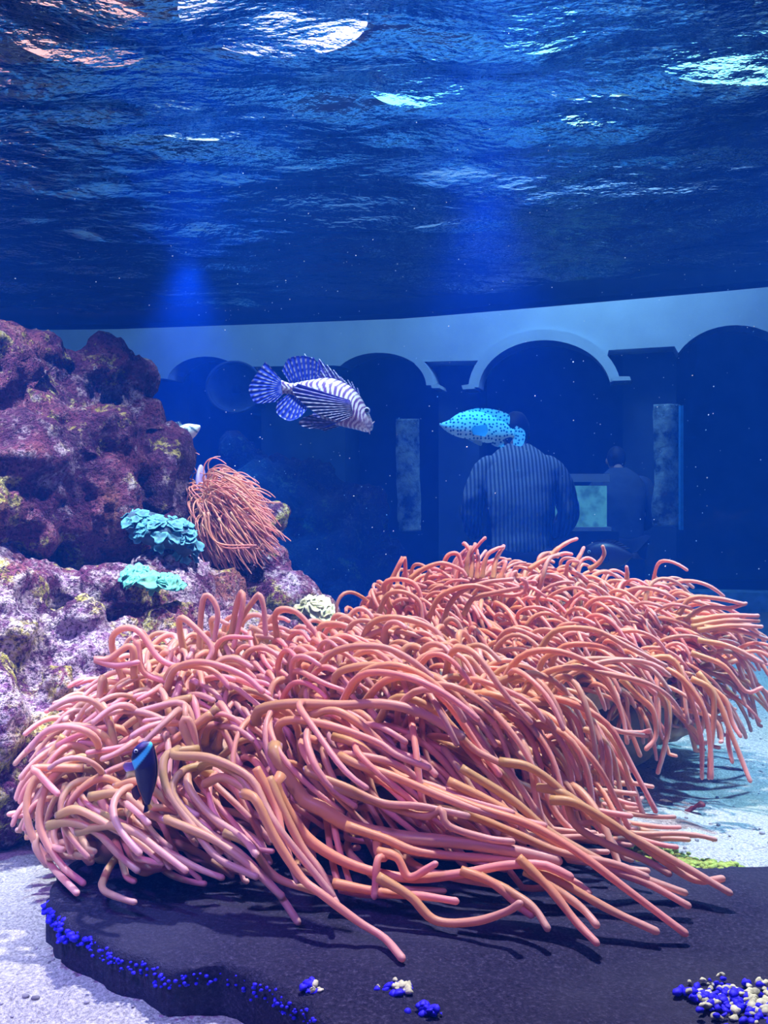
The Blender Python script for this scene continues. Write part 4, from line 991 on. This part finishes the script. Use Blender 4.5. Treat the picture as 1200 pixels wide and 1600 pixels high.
# ------------------------------------------------------------------ gallery behind the far glass
GF = -0.75
A0 = np.array([-2.62, 9.5]); B0 = np.array([2.26, 8.2]); ud = (B0-A0)/np.linalg.norm(B0-A0); nd_ = np.array([-ud[1], ud[0]])
def onwall(px, py, back=0.0):
    # point of the gallery wall plane under a ray of the photograph's view
    r = np.array([(px-600)/F, 1.0]); M_ = np.array([[r[0], -ud[0]], [r[1], -ud[1]]]); b = A0
    s_, u_ = np.linalg.solve(M_, b)
    return u_, CH+(HY-py)/F*s_
def wallprism(name, uz, back0, thick, mat, parent=None, kind='structure'):
    uz = np.array(uz); n = len(uz)
    def W3(b): return np.array([[*(A0+ud*u+nd_*b), z] for u, z in uz])
    V = np.vstack([W3(back0), W3(back0+thick)])
    Fc = [[i, (i+1) % n, n+(i+1) % n, n+i] for i in range(n)]+[list(range(n))[::-1], list(range(n, 2*n))]
    me = obj(name, V, Fc, mat, parent, smooth=False)
    bm = bmesh.new(); bm.from_mesh(me.data); bmesh.ops.triangulate(bm, faces=bm.faces); bmesh.ops.recalc_face_normals(bm, faces=bm.faces); bm.to_mesh(me.data); bm.free()
    if kind and not parent: tag(me, kind=kind)
    return me
def arc(cx, cy, rx, ry, a0, a1, n=18):
    return [(cx+rx*math.cos(math.radians(a)), cy-ry*math.sin(math.radians(a))) for a in np.linspace(a0, a1, n)]
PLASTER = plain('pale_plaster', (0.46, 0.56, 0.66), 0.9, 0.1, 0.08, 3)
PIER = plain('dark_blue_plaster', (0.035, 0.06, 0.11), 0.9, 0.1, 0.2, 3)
low = [(60, 575), (262, 592)]+arc(322, 600, 62, 43, 170, 25, 14)+[(385, 573), (520, 571)]
low += arc(592, 600, 74, 49, 145, 35, 14)[0:]+[(664, 565), (755, 563)]
low += arc(852, 612, 108, 79, 143, 30, 20)+[(951, 547), (1054, 541)]
low += arc(1150, 595, 104, 87, 150, 20, 16)+[(1260, 533), (1420, 530)]
poly = [onwall(*p_) for p_ in low]+[onwall(1420, 260), onwall(60, 260)]
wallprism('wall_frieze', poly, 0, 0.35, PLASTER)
# archivolts that reach below the frieze
def archivolt(cx, cy, r0x, r0y, r1x, r1y, a0, a1, name):
    pl = arc(cx, cy, r1x, r1y, a0, a1, 26)+arc(cx, cy, r0x, r0y, a1, a0, 26)
    return wallprism(name, [onwall(*q_) for q_ in pl], -0.06, 0.30, PLASTER)
archivolt(852, 612, 103, 79, 119, 96, 176, 10, 'trim_3')
archivolt(592, 605, 76, 54, 88, 66, 40, 2, 'trim_4')
wallprism('trim_5', [onwall(*q_) for q_ in [(724, 604), (742, 601), (744, 609), (726, 610)]], -0.10, 0.35, PLASTER)
wallprism('trim_6', [onwall(*q_) for q_ in [(955, 590), (984, 590), (986, 596), (957, 597)]], -0.10, 0.35, PLASTER)
wallprism('trim_7', [onwall(*q_) for q_ in [(676, 602), (688, 602), (690, 608), (678, 608)]], -0.10, 0.35, PLASTER)
# piers between the arches and the dim room behind
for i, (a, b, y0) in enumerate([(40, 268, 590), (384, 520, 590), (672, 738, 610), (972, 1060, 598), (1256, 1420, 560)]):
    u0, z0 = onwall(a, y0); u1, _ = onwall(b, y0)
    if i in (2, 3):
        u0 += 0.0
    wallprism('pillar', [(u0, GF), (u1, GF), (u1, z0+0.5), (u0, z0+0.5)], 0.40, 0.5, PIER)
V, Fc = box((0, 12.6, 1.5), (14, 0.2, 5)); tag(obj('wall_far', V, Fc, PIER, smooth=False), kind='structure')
V, Fc = box((0, 8.6, GF-0.05), (14, 8.6, 0.1)); tag(obj('floor_gallery', V, Fc, plain('gallery_floor', (0.03, 0.04, 0.07), 0.5), smooth=False), kind='structure')
V, Fc = box((0, 8.6, 3.9), (14, 8.4, 0.1)); tag(obj('ceiling_gallery', V, Fc, PIER, smooth=False), kind='structure')
# rockwork columns beside the displays
def m_rockwork():
    m = N('pale_rockwork'); n1 = m.noise(m.coord(), 6, 6, 0.7)
    c = m.ramp(n1, [(0.42, (0.04, 0.07, 0.12)), (0.55, (0.30, 0.42, 0.48)), (0.7, (0.55, 0.66, 0.62))]); return m.surf(m.pbr(c, 0.9, 0.1, m.bump(n1, 0.6, 0.05)))
RW = m_rockwork()
def gcol(px0, px1, y0, y1, Yd, label):
    c0 = P((px0+px1)/2, (y0+y1)/2, Yd); w_ = (px1-px0)/F*Yd; h_ = (y1-y0)/F*Yd
    nz_, na = 60, 28; V = []
    for i in range(nz_):
        z = c0[2]-h_/2+h_*i/(nz_-1)
        for j in range(na):
            a = j/na*2*math.pi; r = 0.5*w_*(1+0.22*float(fbm(np.array([math.cos(a)*1.2, math.sin(a)*1.2, z*3+px0]), 3, 6)))
            V.append((c0[0]+r*math.cos(a), c0[1]+0.6*r*math.sin(a), z))
    return tag(obj('rockwork_column', np.array(V), grid_faces(nz_, na, True)+[list(range(na))[::-1], list(range((nz_-1)*na, nz_*na))], RW), label, 'column')
gcol(1022, 1060, 632, 822, 7.2, 'tall mottled rockwork column in the gallery, right of the visitors')
gcol(622, 656, 655, 830, 7.2, 'dim mottled rockwork column in the gallery, left of the striped shirt')
V, Fc = box(P(1064, 690, 7.1)-(0, 0, 0.2), (0.022, 0.05, 0.95)); 
tag(obj('blue_light_strip', V, Fc, N('strip').surf(N('x').pbr((0, 0, 0))) if False else plain('bright_blue_paint', (0.05, 0.35, 1.0), 0.5), smooth=False), 'thin bright blue vertical strip on the edge of the right rockwork column', 'strip')
# lit display tank in the gallery
def m_emit(name, c, s_): 
    m = N(name); f_ = m.noise(m.coord(), 14, 4); cc = m.ramp(f_, [(0.35, tuple(x*0.45 for x in c)), (0.6, c)])
    e = m.n('ShaderNodeEmission', i_Color=cc, i_Strength=s_); return m.surf(e.outputs[0])
dc = P(918, 792, 7.0); e = empty('display_tank', (dc[0], dc[1], GF), 'small glowing display tank beside the elbow of the striped shirt', 'aquarium')
V, Fc = box((dc[0], dc[1]+0.25, (dc[2]-0.19+GF)/2), (0.5, 0.4, dc[2]-0.19-GF)); obj('stand', V, Fc, PIER, e, smooth=False)
V, Fc = box((dc[0], dc[1]+0.25, dc[2]-0.01), (0.34, 0.3, 0.34)); obj('lit_water', V, Fc, m_emit('lit_display', (0.16, 0.50, 0.62), 0.55), e, smooth=False)
V, Fc = box((dc[0], dc[1]+0.22, dc[2]-0.17), (0.38, 0.36, 0.03)); obj('base_rim', V, Fc, PLASTER, e, smooth=False)
V, Fc = box((dc[0], dc[1]+0.22, dc[2]+0.22), (0.36, 0.34, 0.06)); obj('lid', V, Fc, PLASTER, e, smooth=False)
# round dish on the gallery wall
pc = P(366, 605, 7.6); V = []; nr_, na = 14, 40
for side in (0, 1):
    for i in range(nr_):
        t = i/(nr_-1)
        for j in range(na):
            a = j/na*2*math.pi; r = 0.22*t; V.append((pc[0]+r*math.cos(a), pc[1]+0.16*(1-t*t)+0.02*side, pc[2]+r*math.sin(a)*0.92))
g0 = grid_faces(nr_, na, True); n0 = nr_*na
Fc = g0+[[x+n0 for x in f_[::-1]] for f_ in g0]+[[n0-na+j, n0-na+(j+1) % na, 2*n0-na+(j+1) % na, 2*n0-na+j] for j in range(na)]
e = empty('round_porthole', tuple(pc), 'faint round porthole dish in the gallery behind the lionfish tail', 'porthole')
obj('dish', np.array(V), Fc, plain('dish_paint', (0.05, 0.08, 0.16), 0.6), e)
q_ = [(pc[0]+0.225*math.cos(a), pc[1], pc[2]+0.207*math.sin(a)) for a in np.linspace(0, 2*math.pi, 49)]
V, Fc = tube(q_, 0.012, 8, False); obj('rim', V, Fc, plain('rim_paint', (0.06, 0.09, 0.17), 0.5), e)
V, Fc = box((pc[0], (pc[1]+9.3)/2+0.1, pc[2]), (0.06, 9.3-pc[1], 0.06)); obj('bracket', V, Fc, PIER, e)

# visitors, seen from behind
SKINM = plain('skin', (0.42, 0.25, 0.18), 0.6); HAIR = plain('dark_hair', (0.015, 0.013, 0.015), 0.6); TROUSER = plain('dark_trousers', (0.02, 0.025, 0.05), 0.8)
def m_shirt():
    m = N('striped_shirt'); co = m.coord(); sep = m.n('ShaderNodeSeparateXYZ', i_0=co)
    wv = m.n('ShaderNodeMath', operation='SINE', i_0=m.n('ShaderNodeMath', operation='MULTIPLY', i_0=sep.outputs[0], i_1=290.0).outputs[0]).outputs[0]
    c = m.ramp(m.n('ShaderNodeMath', operation='MULTIPLY_ADD', i_0=wv, i_1=0.5, i_2=0.5).outputs[0], [(0.35, (0.10, 0.16, 0.32)), (0.65, (0.50, 0.58, 0.72))])
    return m.surf(m.pbr(c, 0.85, 0.1, m.bump(m.noise(co, 5, 3), 0.5, 0.05)))
def skin_mesh(name, verts, edges, radii, mat, parent, root=0, sub=2):
    o0 = np.array(WL[parent.name]); me = bpy.data.meshes.new(name); me.from_pydata([tuple(np.array(v)-o0) for v in verts], edges, [])
    o = bpy.data.objects.new(name, me); col.objects.link(o); o.parent = parent
    sk = o.modifiers.new('skin', 'SKIN'); sk.use_smooth_shade = True
    sl = me.skin_vertices[0].data
    for i, r in enumerate(radii): sl[i].radius = r if isinstance(r, tuple) else (r, r)
    sl[root].use_root = True
    ss = o.modifiers.new('sub', 'SUBSURF'); ss.levels = sub; ss.render_levels = sub
    bpy.context.view_layer.update()
    m2 = bpy.data.meshes.new_from_object(o.evaluated_get(bpy.context.evaluated_depsgraph_get())); o.modifiers.clear(); o.data = m2
    m2.materials.clear(); m2.materials.append(mat); m2.polygons.foreach_set('use_smooth', np.ones(len(m2.polygons), bool)); WL[o.name] = tuple(o0)
    return o
def person(px, Yd, label, shirtmat, sc=1.0, lean=0.22, trous=TROUSER):
    x0 = (px-600)/F*Yd; B = np.array([x0, Yd, GF]); e = empty('person', tuple(B), label, 'person')
    def v(x, y, z): return B+np.array([x, y, z])*sc
    # body: legs, pelvis, spine, neck, arms with forearms forward
    vs = [v(0, 0, .93), v(0, .02, 1.10), v(0, .06, 1.28), v(0, .12, 1.42), v(0, .19, 1.50), v(0, .24, 1.56)]
    ed = [(0, 1), (1, 2), (2, 3), (3, 4), (4, 5)]; rd = [(.12, .09), (.10, .08), (.10, .08), (.05, .045), .045, .05]
    for s_ in (-1, 1):
        i = len(vs); vs += [v(s_*.10, 0, .86), v(s_*.11, .01, .50), v(s_*.12, -.02, .09), v(s_*.13, .12, .04)]; rd += [.095, .06, .04, .035]; ed += [(0, i), (i, i+1), (i+1, i+2), (i+2, i+3)]
        i = len(vs); vs += [v(s_*.18, .11, 1.35), v(s_*.27, .10, 1.14), v(s_*.24, .30, 1.00), v(s_*.22, .37, .98)]; rd += [.045, .040, .034, .03]; ed += [(3, i), (i, i+1), (i+1, i+2), (i+2, i+3)]
        hc = vs[-1]
        for fi in range(5):                          # fingers on the rail
            a = (fi-2)*0.018; L = [.045, .07, .078, .072, .055][fi]
            j = len(vs); vs += [hc+np.array([a, .03, 0])*sc, hc+np.array([a*1.2, .03+L*.6, -.012])*sc, hc+np.array([a*1.3, .03+L, -.04])*sc]; rd += [.010, .009, .008]; ed += [(i+3, j), (j, j+1), (j+1, j+2)]
    rd = [tuple(x*sc for x in r) if isinstance(r, tuple) else r*sc for r in rd]
    skin_mesh('body', vs, ed, rd, SKINM, e)
    rg_ = np.array([(.86, 0, .165, .125), (.90, 0, .178, .135), (1.0, .02, .175, .13), (1.15, .04, .192, .138), (1.28, .07, .212, .138), (1.37, .10, .212, .125), (1.44, .13, .185, .11), (1.495, .16, .12, .085), (1.53, .19, .068, .066)])
    zz = np.linspace(0, len(rg_)-1, 40); R4 = np.stack([np.interp(zz, range(len(rg_)), rg_[:, i]) for i in range(4)], -1)
    aa = np.linspace(0, 2*math.pi, 48, endpoint=False)
    V = np.array([[v(h_*math.copysign(abs(math.cos(t))**0.8, math.cos(t)), y_+d_*math.sin(t)-0.012*math.cos(2*t), z_) for t in aa] for z_, y_, h_, d_ in R4]).reshape(-1, 3)
    V = V+0.010*sc*fbm(V*9, 3, 7)[:, None]*np.array([1, 1, 0])
    sh = obj('shirt', V, grid_faces(40, 48, True), shirtmat, e)
    for s_ in (-1, 1):
        q_ = catmull([v(s_*.13, .12, 1.41), v(s_*.185, .11, 1.385), v(s_*.235, .10, 1.30), v(s_*.268, .10, 1.20), v(s_*.285, .11, 1.09), v(s_*.26, .20, 1.02), v(s_*.245, .27, 1.0)], 40)
        V, Fc = tube(q_, np.interp(np.linspace(0, 1, 40), [0, .15, .35, .7, 1], [.05, .075, .075, .060, .048])*sc, 20, False)
        obj('sleeve', V+0.007*sc*fbm(V*14, 3, 9)[:, None], Fc, shirtmat, sh)
    tv = [v(0, 0, .93)]; te = []; tr = [(.165*sc, .13*sc)]
    for s_ in (-1, 1):
        i = len(tv); tv += [v(s_*.10, 0, .84), v(s_*.11, .01, .50), v(s_*.12, -.01, .10)]; te += [(0, i), (i, i+1), (i+1, i+2)]; tr += [.115*sc, .08*sc, .065*sc]
    skin_mesh('trousers', tv, te, tr, trous, e)
    hc = v(0, .29, 1.60)
    V, Fc = icos(hc, (.078*sc, .098*sc, .115*sc), 3); hd = obj('head', V, Fc, SKINM, e)
    V, Fc = icos(hc+np.array([0, -.018, .02])*sc, (.085*sc, .098*sc, .112*sc), 3); obj('hair', V+0.004*vnoise(V*60, 4)[:, None], Fc, HAIR, hd)
    for s_ in (-1, 1):
        V, Fc = icos(hc+np.array([s_*.080, .01, -.01])*sc, (.012*sc, .018*sc, .03*sc), 2); obj('ear', V, Fc, SKINM, hd)
        V, Fc = icos(hc+np.array([s_*.03, .090, .01])*sc, .011*sc, 2); obj('eye', V, Fc, EYE, hd)
    V, Fc = icos(hc+np.array([0, .10, -.02])*sc, (.012*sc, .02*sc, .026*sc), 2); obj('nose', V, Fc, SKINM, hd)
    V, Fc = icos(hc+np.array([0, .088, -.062])*sc, (.026*sc, .008*sc, .007*sc), 2); obj('mouth', V, Fc, plain('lips', (.35, .12, .1)), hd)
    return e
person(816, 5.25, 'person in pale striped long-sleeved shirt, back turned, bending over a display', m_shirt(), 0.98)
person(975, 7.6, 'dim person in dark clothes standing right of the one in stripes', plain('dark_jacket', (0.05, 0.07, 0.12), 0.85), 0.92)

# ------------------------------------------------------------------ lamps added above the water for surface glints
HOUS = plain('lamp_housing', (0.03, 0.03, 0.035), 0.4)
def m_lamp(name, c, s_):
    m = N(name); e_ = m.n('ShaderNodeEmission', i_Strength=s_*0.35); e_.inputs[0].default_value = (*c, 1); return m.surf(e_.outputs[0])
LNAMES = ['warm pink round', 'lilac round', 'cyan-white narrow', 'wide pale cyan', 'small far warm', 'small rosy near', 'slim cyan', 'small green-cyan', 'slim white']
for i, (x, y, z, w_, d_, c_, s_) in enumerate([(-1.0, 3.05, 2.0, .50, .5, (1.0, .45, .5), 5), (-0.35, 2.95, 2.0, .60, .55, (.60, .55, 1), 8), (0.12, 3.45, 2.0, .36, .4, (.25, .8, 1), 8),
      (1.35, 3.25, 2.0, .75, .4, (.3, .85, 1.0), 8), (-1.75, 4.1, 2.0, .60, .6, (1, .5, .45), 6), (-1.55, 3.3, 2.0, .40, .5, (1, .4, .55), 4), (0.52, 3.05, 2.0, .28, .3, (.3, .9, 1), 8), (0.85, 3.7, 2.0, .3, .3, (.5, 1, .85), 9), (-0.75, 3.8, 2.0, .5, .4, (.7, .85, 1), 6)]):
    e = empty('glint_lamp', (x, y, z), LNAMES[i]+' glowing drum lamp added above the rippled water for glints', 'lamp', None)  # drums added for surface glints; pink ones stand in for rock reflections
    aa = np.linspace(0, 2*math.pi, 40, endpoint=False)
    def drum(r_, z0, z1): return np.array([(x+(w_/2+r_)*math.cos(q), y+(d_/2+r_)*math.sin(q), zz) for zz in (z0, z1) for q in aa]), grid_faces(2, 40, True)+[list(range(40))[::-1], list(range(40, 80))]
    V, Fc = drum(0.03, z, z+0.08); obj('housing', V, Fc, HOUS, e, smooth=False)
    for sx in (-1, 1):
        V, Fc = tube([(x+sx*w_*0.35, y, z+0.07), (x+sx*w_*0.35, y, 2.71)], 0.006, 6, False); obj('hanger', V, Fc, HOUS, e)
    V, Fc = drum(0.0, z-0.01, z+0.004); obj('diffuser', V, Fc, m_lamp('lamp_glow', c_, s_), e, smooth=False)
V, Fc = box((0, 2.2, 2.75), (7.2, 6, .1)); tag(obj('ceiling', V, Fc, DARKNAVY, smooth=False), kind='structure')

# ------------------------------------------------------------------ specks drifting in the water
MOTE = plain('white_mote', (0.9, 0.95, 1.0), 0.6)
pp = []
for i in range(900):
    y = random.uniform(1.2, 4.2); px = random.uniform(-50, 1250); py = random.uniform(-20, 900); p_ = P(px, py, y)
    if p_[2] > SURF-0.05 or p_[1] > glass_y(p_[0])-0.05: continue
    if py > 500 and px < 320: continue
    r = random.uniform(0.0005, 0.0013)*(0.4+0.35*y)
    pp.append(icos(p_, r, 1))
tag(obj('drifting_specks', *join(pp), MOTE), 'tiny white specks drifting in the open water', 'specks', kind='stuff')
